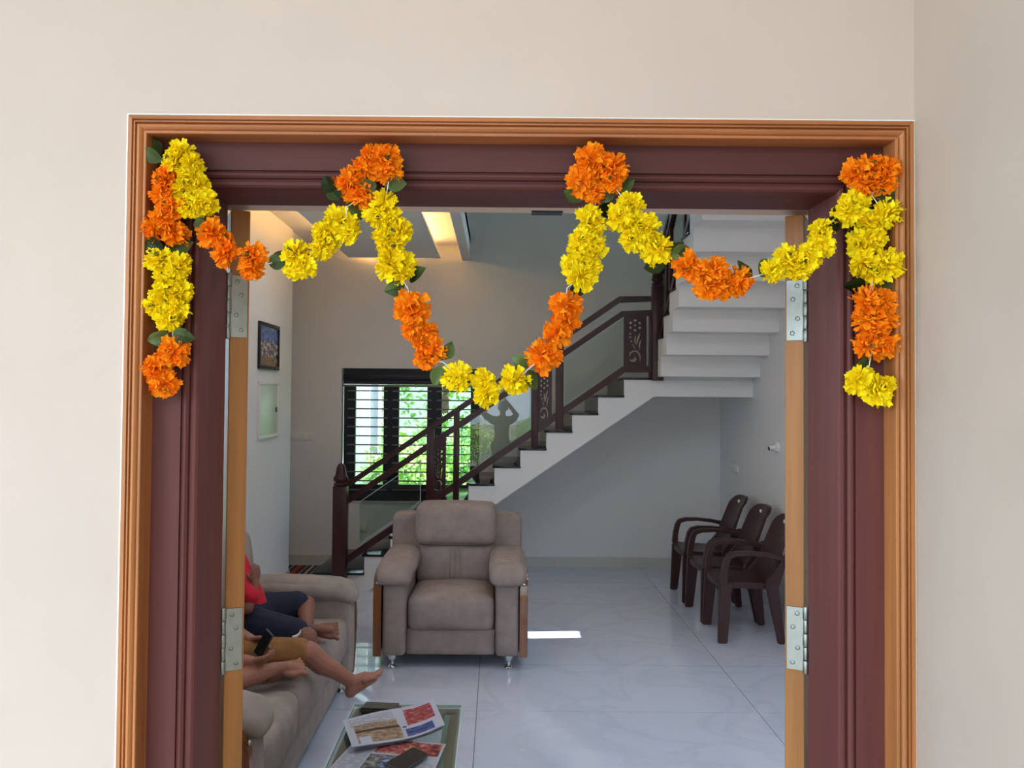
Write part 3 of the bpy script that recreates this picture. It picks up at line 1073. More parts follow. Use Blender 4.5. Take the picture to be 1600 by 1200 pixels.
# strand in order: pixel x, y, colour (y/o flower, g leaf, s plain string), size in pixels for flowers, direction for leaves
G = [
    # left hanging tail, bottom to top
    (258, 601, 'o', 42), (244, 574, 'o', 44), (271, 549, 'o', 46), (262, 521, 'g', 200), (272, 519, 'g', -20),
    (266, 497, 'y', 44), (243, 478, 'y', 36), (276, 480, 'y', 42), (257, 463, 'y', 42), (279, 455, 'y', 42), (262, 441, 'y', 44), (278, 418, 'y', 44), (249, 407, 'y', 44),
    (268, 388, 'g', 10), (256, 386, 'g', 170),
    (273, 364, 'o', 44), (241, 358, 'o', 40), (259, 341, 'o', 42), (267, 322, 'o', 44), (258, 300, 'o', 42), (259, 282, 'o', 42),
    (246, 246, 'g', 110), (252, 252, 'g', 140),
    (285, 240, 'y', 42), (273, 254, 'y', 42), (300, 258, 'y', 36), (296, 278, 'y', 42), (309, 290, 'y', 38), (290, 298, 'y', 38), (319, 318, 'y', 42), (299, 322, 'y', 42),
    (317, 340, 'g', 250), (322, 345, 'g', 290),
    (332, 364, 'o', 46), (348, 376, 'o', 34), (353, 394, 'o', 48), (396, 400, 'o', 42), (393, 420, 'o', 40),
    (418, 411, 'g', 10), (424, 412, 'g', 30),
    (461, 398, 'y', 44), (474, 415, 'y', 44), (462, 420, 'y', 34), (504, 388, 'y', 40), (515, 366, 'y', 46), (503, 362, 'y', 34), (533, 348, 'y', 48), (545, 362, 'y', 38),
    (540, 325, 's', 0), (531, 313, 'g', 130), (543, 318, 'g', -45), (524, 303, 'g', 120),
    (563, 308, 'o', 42), (546, 288, 'o', 46), (566, 268, 'o', 46), (582, 247, 'o', 42), (604, 248, 'o', 46), (608, 270, 'o', 40),
    (588, 288, 'g', 200), (602, 290, 'g', 10), (606, 292, 's', 0),
    (600, 315, 'y', 42), (590, 336, 'y', 40), (611, 342, 'y', 38), (624, 364, 'y', 46), (601, 372, 'y', 42), (610, 392, 'y', 40), (611, 414, 'y', 50), (632, 414, 'y', 36), (622, 428, 'y', 34),
    (640, 440, 'g', 40), (632, 444, 'g', 200), (637, 450, 's', 0),
    (643, 480, 'o', 54), (645, 512, 'o', 36), (668, 518, 'o', 34), (658, 533, 'o', 32), (676, 548, 'o', 42), (664, 560, 'o', 36),
    (689, 562, 'g', 60), (690, 572, 'g', 250), (693, 566, 's', 0),
    (714, 590, 'y', 46), (757, 597, 'y', 40), (761, 616, 'y', 40), (805, 595, 'y', 48),
    (826, 578, 'g', -60), (829, 572, 'g', 150), (830, 573, 's', 0),
    (850, 556, 'o', 54), (872, 518, 'o', 48), (889, 500, 'o', 38), (884, 478, 'o', 46),
    (891, 452, 'g', 0), (886, 450, 's', 0),
    (908, 432, 'y', 44), (898, 414, 'y', 42), (924, 416, 'y', 36), (912, 392, 'y', 44), (928, 384, 'y', 38), (909, 376, 'y', 40), (921, 342, 'y', 48), (927, 356, 'y', 36),
    (911, 312, 'g', 150), (936, 322, 'g', -20),
    (932, 302, 'o', 38), (908, 284, 'o', 46), (922, 250, 'o', 46), (930, 270, 'o', 42), (957, 262, 'o', 48), (955, 284, 'o', 38),
    (966, 298, 'g', 30), (960, 300, 'g', 200), (970, 305, 's', 0),
    (985, 322, 'y', 44), (970, 338, 'y', 46), (992, 348, 'y', 40), (1010, 356, 'y', 42), (988, 372, 'y', 40), (1008, 376, 'y', 36), (1025, 388, 'y', 50),
    (1047, 398, 'g', 20), (1040, 412, 'g', 190), (1050, 404, 'g', 60),
    (1073, 415, 'o', 46), (1092, 424, 'o', 42), (1108, 446, 'o', 46), (1120, 424, 'o', 44), (1136, 446, 'o', 42), (1155, 440, 'o', 48),
    (1176, 432, 'g', 120), (1186, 432, 'g', 60), (1180, 432, 's', 0),
    (1207, 424, 'y', 42), (1232, 408, 'y', 46), (1247, 420, 'y', 34), (1262, 402, 'y', 44), (1283, 384, 'y', 42), (1282, 362, 'y', 40),
    (1303, 346, 'g', 60), (1306, 340, 'g', 240),
    (1322, 330, 'y', 40), (1335, 318, 'y', 44),
    (1336, 270, 'o', 44), (1356, 264, 'o', 44), (1386, 262, 'o', 42), (1352, 288, 'o', 40), (1377, 284, 'o', 46),
    (1368, 308, 'g', 10), (1362, 305, 's', 0),
    (1386, 336, 'y', 48), (1359, 346, 'y', 42), (1346, 380, 'y', 46), (1366, 374, 'y', 40), (1350, 410, 'y', 44), (1387, 412, 'y', 46), (1366, 428, 'y', 40),
    (1352, 442, 'g', 190), (1370, 442, 'g', 0), (1362, 448, 's', 0),
    (1355, 470, 'o', 46), (1376, 470, 'o', 44), (1362, 500, 'o', 48), (1382, 498, 'o', 40), (1354, 540, 'o', 42), (1381, 538, 'o', 46), (1368, 520, 'o', 44),
    (1364, 560, 'g', 200), (1358, 572, 's', 0),
    (1343, 594, 'y', 46), (1372, 612, 'y', 46), (1385, 600, 'y', 28),
]
rg = random.Random(11)
string_pts = []
for n_, (px, py, kind, sz) in enumerate(G):
    if kind in 'yo':
        p = at(px, py, YG + rg.uniform(-0.006, 0.006))
        o = bpy.data.objects.new('marigold', rg.choice(FM[kind]))
        COL.objects.link(o)
        o.parent = GL
        tilt = (rg.uniform(-0.75, 0.75), rg.uniform(-0.75, 0.75))
        R_ = Matrix.Rotation(PI / 2 + tilt[0], 4, 'X') @ Matrix.Rotation(tilt[1], 4, 'Y') @ Matrix.Rotation(rg.uniform(0, 6.28), 4, 'Z')
        s = sz * 1.0 / 2 / F * YG / 0.0262
        S_ = Matrix.Diagonal((s * rg.uniform(.92, 1.08), s * rg.uniform(.92, 1.08), s, 1))
        o.matrix_basis = GLM @ Matrix.Translation(p) @ R_ @ S_
        if n_ % 2 == 0:
            c = bpy.data.objects.new('flower_core', core_me)
            COL.objects.link(c)
            c.parent = o
        string_pts.append(p + Vector((0, 0.004, 0)))
    elif kind == 'g':
        p = at(px, py, YG + rg.uniform(-0.004, 0.01))
        o = bpy.data.objects.new('leaf', rg.choice(LM))
        COL.objects.link(o)
        o.parent = GL
        o.matrix_basis = GLM @ Matrix.Translation(p) @ Matrix.Rotation(-math.radians(sz), 4, 'Y') @ Matrix.Rotation(PI / 2 + rg.uniform(-.7, .7), 4, 'X') @ Matrix.Diagonal((1.05, 1.15, 1, 1))
    else:
        string_pts.append(at(px, py, YG - 0.012))
bm = BM()
add_tube(bm, string_pts, 0.0009, 6)
obj('string', bm, M['thread'], GL, world_space=True, smooth=True)

# ------------------------------------------------------------------ sofa and armchair
def make_seat(name, loc, rz, label, cat, n, sw, fab, depth=0.98):
    """upholstered seat facing local -y; front plane at y=0"""
    r = root(name, loc, rz, label, cat)
    aw, tw = 0.165, 0.05
    W = n * sw + 2 * (aw + tw)
    xi = n * sw / 2
    # base
    bm = BM()
    add_cushion(bm, -xi - 0.005, xi + 0.005, 0.035, depth - 0.05, 0.085, 0.26, 0.02, (0, 0.006, 0), 6)
    obj('base', bm, fab, r, smooth=True)
    for k in range(n):
        x0 = -xi + k * sw
        bm = BM()
        vs = add_cushion(bm, x0 + 0.003, x0 + sw - 0.003, 0.012, 0.66, 0.245, 0.465, 0.05, (0.004, 0.02, 0.035), 10, 0.004, k)
        for v in vs:                         # seat rises towards the front, sinks at the back
            if v.co.z > 0.35:
                v.co.z += -0.05 * (v.co.y - 0.25)
        obj('seat_cushion', bm, fab, r, smooth=True)
        bm = BM()
        vs = add_cushion(bm, x0 + 0.002, x0 + sw - 0.002, 0.54, 0.78, 0.42, 0.73, 0.07, (0, 0.03, 0), 9, 0.004, k + 9)
        for v in vs:
            v.co.y += (v.co.z - 0.42) * 0.22
        lo_ = obj('back_cushion', bm, fab, r, smooth=True)
        # stitched pleat lines down the middle of the back
        bm = BM()
        for dx in (-0.035, 0.0, 0.035):
            add_tube(bm, [(x0 + sw / 2 + dx, 0.508 + (z - 0.42) * 0.22 - 0.004 * math.sin(PI * (z - .42) / .3), z) for z in (0.48, 0.54, 0.6, 0.66, 0.69)], 0.0025, 5)
        obj('stitching', bm, fab, lo_, smooth=True)
        bm = BM()
        vs = add_cushion(bm, x0 - 0.004, x0 + sw + 0.004, 0.55, 0.83, 0.70, 0.995, 0.06, (0.004, 0.02, 0.008), 9, 0.005, k + 20)
        for v in vs:
            v.co.y += (v.co.z - 0.7) * 0.13
        obj('headrest', bm, fab, r, smooth=True)
    # back frame seen as wings behind the cushions
    bm = BM()
    vs = add_cushion(bm, -W / 2 + 0.02, W / 2 - 0.02, 0.70, depth - 0.06, 0.10, 0.90, 0.045, (0, 0.01, 0.0), 8)
    for v in vs:
        v.co.y += max(0, v.co.z - 0.4) * 0.16
    obj('back_frame', bm, fab, r, smooth=True)
    for s in (-1, 1):
        xa, xb = sorted((s * xi, s * (xi + aw)))
        bm = BM()
        add_cushion(bm, xa + 0.002, xb - 0.002, 0.0, depth - 0.12, 0.082, 0.60, 0.035, (0, 0.012, 0), 8)
        obj('arm', bm, fab, r, smooth=True)
        bm = BM()
        xa2, xb2 = sorted((s * (xi - 0.035), s * (xi + aw + tw * (0.8 if n == 1 else 0.15))))
        vs = add_cushion(bm, xa2, xb2, -0.03, 0.72, 0.575, 0.685, 0.05, (0.01, 0.01, 0.02), 9, 0.003, s)
        for v in vs:
            v.co.z += 0.01 * (v.co.y / 0.7) - 0.010
            if v.co.y < 0.12:
                v.co.z -= (0.12 - v.co.y) ** 2 * 1.6
        obj('arm_pad', bm, fab, r, smooth=True)
        # varnished wooden strip curving over the outer front edge of the arm
        xo0, xo1 = sorted((s * (xi + aw - 0.002), s * (xi + aw + tw)))
        bm = BM()
        path = [(0.02, 0.085), (0.012, 0.25), (0.008, 0.45), (0.014, 0.53), (0.04, 0.585), (0.10, 0.61), (0.3, 0.615)]
        add_prism(bm, ribbon(path, 0.016), xo0, xo1, 'x')
        bmesh.ops.bevel(bm, geom=list(bm.edges), offset=0.004, segments=2, affect='EDGES')
        tr_ = obj('wood_trim', bm, M['arm_wood'], r, smooth=0.7)
        bm = BM()
        add_lathe(bm, [(.004, 0), (.011, .002), (.011, .006), (.004, .009)], (0, 0, 0), 10)
        bm.transform(Matrix.Translation(((xo0 + xo1) / 2, 0.006, 0.56)) @ Matrix.Rotation(PI / 2, 4, 'X'))
        obj('trim_stud', bm, M['chrome'], tr_, smooth=True)
        bm = BM()
        add_box(bm, xo0 + 0.006, xo1 - 0.012, 0.03, depth - 0.14, 0.09, 0.58, 0.01)
        obj('side_panel', bm, fab, r, smooth=0.6)
    for fx in (-W / 2 + 0.12, W / 2 - 0.12):
        for fy in (0.07, depth - 0.12):
            bm = BM()
            add_lathe(bm, [(.026, .0), (.030, .004), (.026, .012), (.011, .022), (.011, .04), (.024, .052), (.028, .066), (.028, .10)], (fx, fy, 0), 16)
            obj('foot', bm, M['chrome'], r, smooth=0.8)
    return r


ac = make_seat('armchair', ((590 + 826 - 2 * 778) / 2 / 1280 * 5.4, 5.36, 0), math.radians(0), 'taupe suede armchair with walnut arm strips facing the doorway', 'armchair', 1, 0.575, M['fabric'])
sf = make_seat('sofa', (-0.865, 4.0, 0), PI / 2, 'long taupe suede sofa against the left wall with two people on it', 'sofa', 3, 0.59, M['fabric_s'])

# ------------------------------------------------------------------ plastic chairs
def make_chair():
    """moulded armchair facing local -x, origin on the floor between the feet"""
    r = root('plastic_chair', (0, 0, 0), 0, 'x', 'chair', 'maroon plastic chairs in a row by the right wall')
    pm = M['plastic']
    # seat: dished slab
    bm = BM()
    nx_, ny_ = 10, 10
    topv, botv = [], []
    for i in range(nx_ + 1):
        a, b = [], []
        for j in range(ny_ + 1):
            u, v = i / nx_, 2 * j / ny_ - 1
            hwid = 0.235 - 0.035 * u
            x, y = -0.235 + 0.42 * u, v * hwid
            z = 0.445 - 0.018 * (1 - v * v) * math.sin(PI * min(1, u * 1.1)) - 0.02 * u
            if u == 0: z -= 0.012
            a.append(bm.verts.new((x + (0.02 * v * v if u < .15 else 0), y, z)))
            drop = 0.045 if (i in (0, nx_) or j in (0, ny_)) else 0.008
            b.append(bm.verts.new((x + (0.02 * v * v if u < .15 else 0), y, z - drop)))
        topv.append(a); botv.append(b)
    for G_, flip in ((topv, 0), (botv, 1)):
        for i in range(nx_):
            for j in range(ny_):
                f = (G_[i][j], G_[i + 1][j], G_[i + 1][j + 1], G_[i][j + 1])
                bm.faces.new(f[::-1] if flip else f)
    rim = [(i, 0) for i in range(nx_ + 1)] + [(nx_, j) for j in range(1, ny_ + 1)] + [(i, ny_) for i in range(nx_ - 1, -1, -1)] + [(0, j) for j in range(ny_ - 1, 0, -1)]
    for k in range(len(rim)):
        (a, b), (c, d) = rim[k], rim[(k + 1) % len(rim)]
        bm.faces.new((topv[a][b], topv[c][d], botv[c][d], botv[a][b]))
    obj('seat', bm, pm, r, smooth=0.7)
    # backrest: tall arched shell, leaning back
    bm = BM()
    nu, nv = 12, 12
    fr, bk = [], []
    for i in range(nu + 1):
        a, b = [], []
        for j in range(nv + 1):
            v = 2 * j / nv - 1
            t = i / nu
            hw_ = 0.212 - 0.032 * t
            ztop = 0.90 - 0.045 * abs(v) ** 4.5
            z = 0.43 + (ztop - 0.43) * t
            x = 0.165 + 0.165 * ((z - 0.43) / 0.47) ** 1.25 + 0.03 * (1 - v * v) - 0.015 + (0.012 if t > 0.97 else 0)
            a.append(bm.verts.new((x, v * hw_, z)))
            b.append(bm.verts.new((x + (0.026 if j in (0, nv) or i == nu else 0.010), v * hw_, z)))
        fr.append(a); bk.append(b)
    for G_, flip in ((fr, 0), (bk, 1)):
        for i in range(nu):
            for j in range(nv):
                f = (G_[i][j], G_[i + 1][j], G_[i + 1][j + 1], G_[i][j + 1])
                bm.faces.new(f[::-1] if flip else f)
    rim = [(i, 0) for i in range(nu + 1)] + [(nu, j) for j in range(1, nv + 1)] + [(i, nv) for i in range(nu - 1, -1, -1)] + [(0, j) for j in range(nv - 1, 0, -1)]
    for k in range(len(rim)):
        (a, b), (c, d) = rim[k], rim[(k + 1) % len(rim)]
        bm.faces.new((fr[a][b], fr[c][d], bk[c][d], bk[a][b]))
    br_ = obj('backrest', bm, pm, r, smooth=0.7)
    bm = BM()
    add_box(bm, 0.312, 0.326, -0.013, 0.013, 0.838, 0.862, 0.002)
    obj('maker_badge', bm, M['white_plastic'], br_)
    for s in (-1, 1):
        y0, y1 = sorted((s * 0.215, s * 0.262))
        bm = BM()
        add_prism(bm, ribbon([(-0.205, 0.43), (-0.20, 0.52), (-0.185, 0.60), (-0.165, 0.635), (-0.11, 0.652), (0.0, 0.652), (0.12, 0.64), (0.235, 0.618)],
                             [.026, .022, .019, .016, .014, .014, .015, .018]), y0, y1, 'y')
        bmesh.ops.bevel(bm, geom=list(bm.edges), offset=0.005, segments=2, affect='EDGES')
        obj('armrest', bm, pm, r, smooth=0.8)
        # side gusset between seat and back
        bm = BM()
        add_prism(bm, [(0.10, 0.40), (0.20, 0.40), (0.27, 0.64), (0.235, 0.63), (0.17, 0.52), (0.12, 0.46)], s * 0.195, s * 0.235, 'y')
        obj('side_gusset', bm, pm, r, smooth=0.6)
        for (xt, xb, wt, wb) in ((-0.185, -0.212, 0.048, 0.034), (0.15, 0.215, 0.046, 0.026)):
            bm = BM()
            g = bmesh.ops.create_cube(bm, size=2.0)
            for v in g['verts']:
                t = v.co.z > 0
                w_ = wt if t else wb
                cx_ = xt if t else xb
                cy_ = s * (0.215 if t else 0.243)
                v.co = Vector((cx_ + v.co.x * w_, cy_ + v.co.y * (0.026 if t else 0.018), 0.435 if t else 0.0))
            bmesh.ops.bevel(bm, geom=[e for e in bm.edges], offset=0.007, segments=2, affect='EDGES')
            obj('leg', bm, pm, r, smooth=0.7)
    return r


ch0 = make_chair()
for i, (y, lab) in enumerate(((7.40, 'maroon plastic armchair nearest the back wall, farthest of the three'),
                              (6.78, 'maroon plastic armchair in the middle of the row of three'),
                              (6.24, 'maroon plastic armchair nearest the door, partly cut off by the door leaf'))):
    c = ch0 if i == 0 else copy_tree(ch0)
    c.location = (1.86 if i < 2 else 1.865, y, 0)
    c.rotation_euler = (0, 0, math.radians((0, 1.5, -1)[i]))
    c['label'] = lab

# ------------------------------------------------------------------ coffee table and what lies on it
ZT = 0.44
dfar = 1280 * (HC - ZT) / (1097 - 614.6)
tx0, tx1 = (560 - 778) / 1280 * dfar, (727 - 778) / 1280 * dfar
tyn = dfar - 1.05
ct = root('coffee_table', ((tx0 + tx1) / 2, dfar - 0.52, 0), label='low coffee table with green-edged glass top covered in newspapers', cat='table')
bm = BM()
add_box(bm, tx0, tx1, tyn, dfar, ZT - 0.010, ZT, 0.003)
gt = obj('glass_top', bm, M['table_glass'], ct, world_space=True)
bm = BM()
for b in ((tx0, tx1, dfar - .002, dfar + .0015), (tx0, tx1, tyn - .0015, tyn + .002), (tx0 - .0015, tx0 + .002, tyn, dfar), (tx1 - .002, tx1 + .0015, tyn, dfar)):
    add_box(bm, *b, ZT - 0.010, ZT + 0.0004)
obj('glass_rim', bm, M['glass_edge'], gt, world_space=True)
for b in ((tx0 + .012, tx1 - .012, dfar - .047, dfar - .012), (tx0 + .012, tx1 - .012, tyn + .012, tyn + .047),
          (tx0 + .012, tx0 + .047, tyn + .047, dfar - .047), (tx1 - .047, tx1 - .012, tyn + .047, dfar - .047)):
    box('frame_rail', (*b, ZT - 0.07, ZT - 0.012), M['table_wood'], ct, bevel=0.003, ws=True)
for b in ((tx0 + .048, tx0 + .066, tyn + .07, dfar - .066), (tx1 - .070, tx1 - .048, tyn + .07, dfar - .066), (tx0 + .048, tx1 - .048, dfar - .066, dfar - .048)):
    box('frosted_band', (*b, ZT - 0.016, ZT - 0.012), M['table_band'], ct, ws=True)
box('lower_shelf', (tx0 + 0.05, tx1 - 0.05, tyn + 0.06, dfar - 0.06, 0.14, 0.16), M['shelf_dark'], ct, bevel=0.003, ws=True)
for x in (tx0 + 0.05, tx1 - 0.05):
    for y in (tyn + 0.06, dfar - 0.06):
        box('leg', (x - 0.025, x + 0.025, y - 0.025, y + 0.025, 0, ZT - 0.012), M['table_wood'], ct, bevel=0.004, ws=True)


def on_plane(px, py, z):
    d = ROT @ Vector(((px - CX) / F, -(py - CY) / F, -1.0))
    t = (z - HC) / d.z
    return Vector((d.x * t, d.y * t, z))


def paper(name, quad, z, m, lift=0.012, label=None, sheets=4, curl=0.0, n=14):
    """quad: far-left, far-right, near-right, near-left pixels; sheets of paper with wavy surface"""
    P = [on_plane(p[0], p[1], z + 0.006) for p in quad]
    loc = (P[0] + P[2]) / 2
    r = root(name, (loc.x, loc.y, z), label=label, cat='newspaper')
    for s in range(sheets):
        bm = BM()
        uvl = bm.loops.layers.uv.new('UVMap')
        grid = []
        for i in range(n + 1):
            row = []
            for j in range(n + 1):
                u, v = i / n, j / n
                p = P[0] * (1 - u) * (1 - v) + P[1] * u * (1 - v) + P[2] * u * v + P[3] * (1 - u) * v
                p = p + (p - loc) * (-0.012 * (sheets - 1 - s))
                hz = z + 0.0015 + s * 0.0022 + lift * (0.35 + 0.5 * math.sin(3.0 * u + 1.2 * v + 0.4) ** 2) * (0.35 + 0.65 * s / max(1, sheets - 1)) + curl * max(0, u - 0.6) ** 2
                q = bm.verts.new((p.x, p.y, hz))
                row.append((q, u, 1 - v))
            grid.append(row)
        for i in range(n):
            for j in range(n):
                c4 = (grid[i][j], grid[i + 1][j], grid[i + 1][j + 1], grid[i][j + 1])
                f = bm.faces.new([c[0] for c in c4])
                for lp, c in zip(f.loops, c4):
                    lp[uvl].uv = (c[1], c[2])
        bmesh.ops.solidify(bm, geom=list(bm.faces), thickness=0.0006)
        obj('sheet', bm, m if s == sheets - 1 else M['paper_plain'], r, world_space=True, smooth=0.6)
    return r


M['paper_plain'] = mat('newsprint', (208, 208, 216), 0.85, var=0.04, vscale=10)
brown = ((150, 128, 100), (186, 152, 124), (206, 182, 160))
M['print_a'] = print_mat('newsprint_front', (214, 214, 224), [
    (0.05, 0.62, 0.52, 0.93, (90, 86, 96), 'text'),
    (0.08, 0.06, 0.56, 0.40, brown, 'photo'), (0.08, 0.47, 0.54, 0.66, brown, 'photo'), (0.08, 0.40, 0.55, 0.47, (84, 72, 52), 'flat'),
    (0.10, 0.06, 0.22, 0.26, (214, 220, 232), 'flat'),
    (0.64, 0.40, 0.95, 0.90, ((176, 62, 64), (196, 86, 84), (214, 150, 148)), 'photo'),
    (0.68, 0.62, 0.90, 0.74, (60, 48, 70), 'text'),
    (0.60, 0.06, 0.90, 0.30, ((72, 78, 132), (86, 98, 160), (126, 120, 178)), 'photo'),
    (0.58, 0.35, 0.62, 0.39, (60, 60, 64), 'flat')])
M['print_b'] = print_mat('newsprint_inside', (210, 212, 222), [
    (0.30, 0.62, 0.97, 0.97, ((170, 66, 70), (198, 96, 90), (222, 172, 150)), 'photo'),
    (0.62, 0.66, 0.74, 0.86, ((60, 52, 40), (196, 160, 70), (220, 190, 110)), 'photo'),
    (0.86, 0.64, 0.97, 0.90, ((70, 40, 80), (150, 60, 60), (220, 130, 70)), 'photo'),
    (0.28, 0.10, 0.62, 0.58, ((90, 76, 70), (140, 130, 128), (170, 190, 176)), 'photo'),
    (0.44, 0.22, 0.62, 0.52, ((50, 66, 110), (110, 130, 170), (196, 206, 220)), 'photo'),
    (0.02, 0.05, 0.26, 0.60, (110, 110, 124), 'text'), (0.66, 0.05, 0.97, 0.45, (110, 110, 124), 'text')])
paper('newspaper', [(560, 1152), (697, 1163), (672, 1222), (505, 1212)], ZT, M['print_b'], 0.004, 'open newspaper lying under the dark phone on the coffee table', 3)
paper('newspaper', [(535, 1130), (676, 1101), (695, 1147), (550, 1175)], ZT + 0.012, M['print_a'], 0.016, 'folded newspaper with red and blue print on top of the coffee table pile', 5, curl=0.12)


def slab(name, quad, z, th, m, label, cat, inner=None):
    P = [on_plane(p[0], p[1], z + th) for p in quad]
    c = sum(P, Vector()) / 4
    r = root(name, (c.x, c.y, z), label=label, cat=cat)
    bm = BM()
    add_prism(bm, [(p.x, p.y) for p in P], z, z + th, 'z')
    bmesh.ops.bevel(bm, geom=list(bm.edges), offset=th * 0.35, segments=3, affect='EDGES')
    obj('body', bm, m, r, world_space=True, smooth=0.8)
    if inner:
        bm = BM()
        add_prism(bm, [((p.x - c.x) * .90 + c.x, (p.y - c.y) * .92 + c.y) for p in P], z + th - .0006, z + th + .0006, 'z')
        obj(inner[0], bm, inner[1], r, world_space=True)
    return r


slab('phone', [(646, 1166), (671, 1177), (628, 1206), (600, 1192)], ZT + 0.016, 0.011, M['phone_body'], 'dark phone lying face up on the open newspaper', 'phone', ('screen', M['phone_glass']))
pch = slab('spectacle_case', [(570, 1096), (627, 1098.5), (626, 1109), (560, 1106)], ZT, 0.028, M['pouch'], 'dark brown case at the far end of the coffee table', 'case', ('flap', M['pouch']))

# ------------------------------------------------------------------ wall fixtures, mat, lamps
def on_left(px, py):
    d = ROT @ Vector(((px - CX) / F, -(py - CY) / F, -1.0))
    t = XL / d.x
    return Vector((XL, d.y * t, HC + d.z * t))


a, b = on_left(403, 501), on_left(433, 578)
ya, yb = a.y, b.y
z1_, z0_ = on_left(403, 501).z, on_left(403, 576).z
pf = root('picture_frame', (XL, (ya + yb) / 2, z0_), label='black framed group photograph with blue sky on the left wall', cat='picture')
for bb in ((ya, yb, z0_, z0_ + .03), (ya, yb, z1_ - .03, z1_), (ya, ya + .03, z0_ + .03, z1_ - .03), (yb - .03, yb, z0_ + .03, z1_ - .03)):
    box('frame_bar', (XL, XL + .022, *bb), M['frame_black'], pf, bevel=0.003, ws=True)
M['group_photo'] = print_mat('group_photo', (60, 92, 150), [
    (0, 0.55, 1, 1, ((40, 66, 130), (66, 108, 176), (120, 130, 190)), 'photo'),
    (0, 0.22, 1, 0.62, ((52, 34, 40), (120, 104, 108), (206, 200, 204)), 'photo'),
    (0, 0.0, 1, 0.24, ((80, 60, 40), (132, 104, 64), (150, 120, 80)), 'photo')], 0.2, 40)
bm = BM()
uvl = bm.loops.layers.uv.new('UVMap')
vs = [bm.verts.new(p) for p in ((XL + .010, ya + .03, z0_ + .03), (XL + .010, yb - .03, z0_ + .03), (XL + .010, yb - .03, z1_ - .03), (XL + .010, ya + .03, z1_ - .03))]
f = bm.faces.new(vs)
for lp, u in zip(f.loops, ((0, 0), (1, 0), (1, 1), (0, 1))):
    lp[uvl].uv = u
obj('photo_print', bm, M['group_photo'], pf, world_space=True)

za, zb_ = on_left(403, 595).z, on_left(403, 687).z
y0_, y1_ = on_left(402, 640).y, on_left(432, 640).y
db = root('switchboard_box', (XL, (y0_ + y1_) / 2, zb_), label='flat white electrical box with pale green door below the picture', cat='electrical box')
for bb in ((y0_, y1_, zb_, zb_ + .03), (y0_, y1_, za - .03, za), (y0_, y0_ + .035, zb_ + .03, za - .03), (y1_ - .02, y1_, zb_ + .03, za - .03)):
    box('rim', (XL, XL + .02, *bb), M['white_plastic'], db, bevel=0.003, ws=True)
dd = box('door', (XL, XL + .014, y0_ + .035, y1_ - .02, zb_ + .03, za - .03), M['panel_green'], db, bevel=0.002, ws=True)
bm = BM()
zc_ = on_left(427, 640).z
add_box(bm, XL + .014, XL + .022, y1_ - .085, y1_ - .05, zc_ - .022, zc_ + .022, 0.002)
obj('latch', bm, M['dark_plastic'], dd, world_space=True)


def plate(name, px0, px1, py0, py1, Y, label, cat, n=2):
    A_, B_ = at(px0, py1, Y), at(px1, py0, Y)
    r = root(name, ((A_.x + B_.x) / 2, Y, A_.z), label=label, cat=cat)
    box('cover_plate', (A_.x, B_.x, Y - 0.012, Y, A_.z, B_.z), M['white_plastic'], r, bevel=0.003, ws=True)
    w_ = (B_.x - A_.x - 0.03) / n
    for k in range(n):
        box('switch', (A_.x + .015 + k * w_ + .002, A_.x + .015 + (k + 1) * w_ - .002, Y - 0.016, Y - 0.010, A_.z + .018, B_.z - .018), M['white_plastic'], r, bevel=0.002, ws=True)
    return r


plate('switch_plate', 452, 490.5, 675, 688, YB, 'long cream switch plate on the back wall left of the window', 'switch', 6)
plate('wall_socket', 562, 575, 816, 831, YB, 'small socket plate on the back wall seen through the lowest glass pane', 'socket', 2)


def right_wall_pt(px, py):
    d = ROT @ Vector(((px - CX) / F, -(py - CY) / F, -1.0))
    t = XR / d.x
    return Vector((XR, d.y * t, HC + d.z * t))


p = right_wall_pt(1149, 731)
sk = root('wall_socket', p, label='white socket plate on the right wall above the farthest plastic chair', cat='socket')
box('cover_plate', (XR - .012, XR, p.y - .13, p.y + .13, p.z - .045, p.z + .045), M['white_plastic'], sk, bevel=0.003, ws=True)
for k in (-1, 1):
    box('switch', (XR - .017, XR - .011, p.y - .05 + k * .055, p.y + .05 + k * .055, p.z - .028, p.z + .028), M['white_plastic'], sk, bevel=0.002, ws=True)
p = right_wall_pt(1216, 699)
hk = root('lamp_holder', p, label='white angled lamp holder on the right wall near the door leaf', cat='lamp holder')
bm = BM()
add_lathe(bm, [(.042, 0), (.045, .004), (.043, .018), (.03, .024), (.022, .03)], (0, 0, 0), 16)
bm.transform(Matrix.Translation(p) @ Matrix.Rotation(-PI / 2, 4, 'Y'))
obj('backplate', bm, M['white_plastic'], hk, world_space=True, smooth=0.7)
bm = BM()
add_tube(bm, [p + Vector((-.02, 0, 0)), p + Vector((-.05, .0, -.004)), p + Vector((-.075, 0, -.01))], [.02, .02, .022], 12)
obj('socket', bm, M['white_plastic'], hk, world_space=True, smooth=0.7)
bm = BM()
add_tube(bm, [p + Vector((-.074, 0, -.0095)), p + Vector((-.082, 0, -.011))], [.017, .016], 12)
obj('contact_ring', bm, M['dark_plastic'], hk, world_space=True)

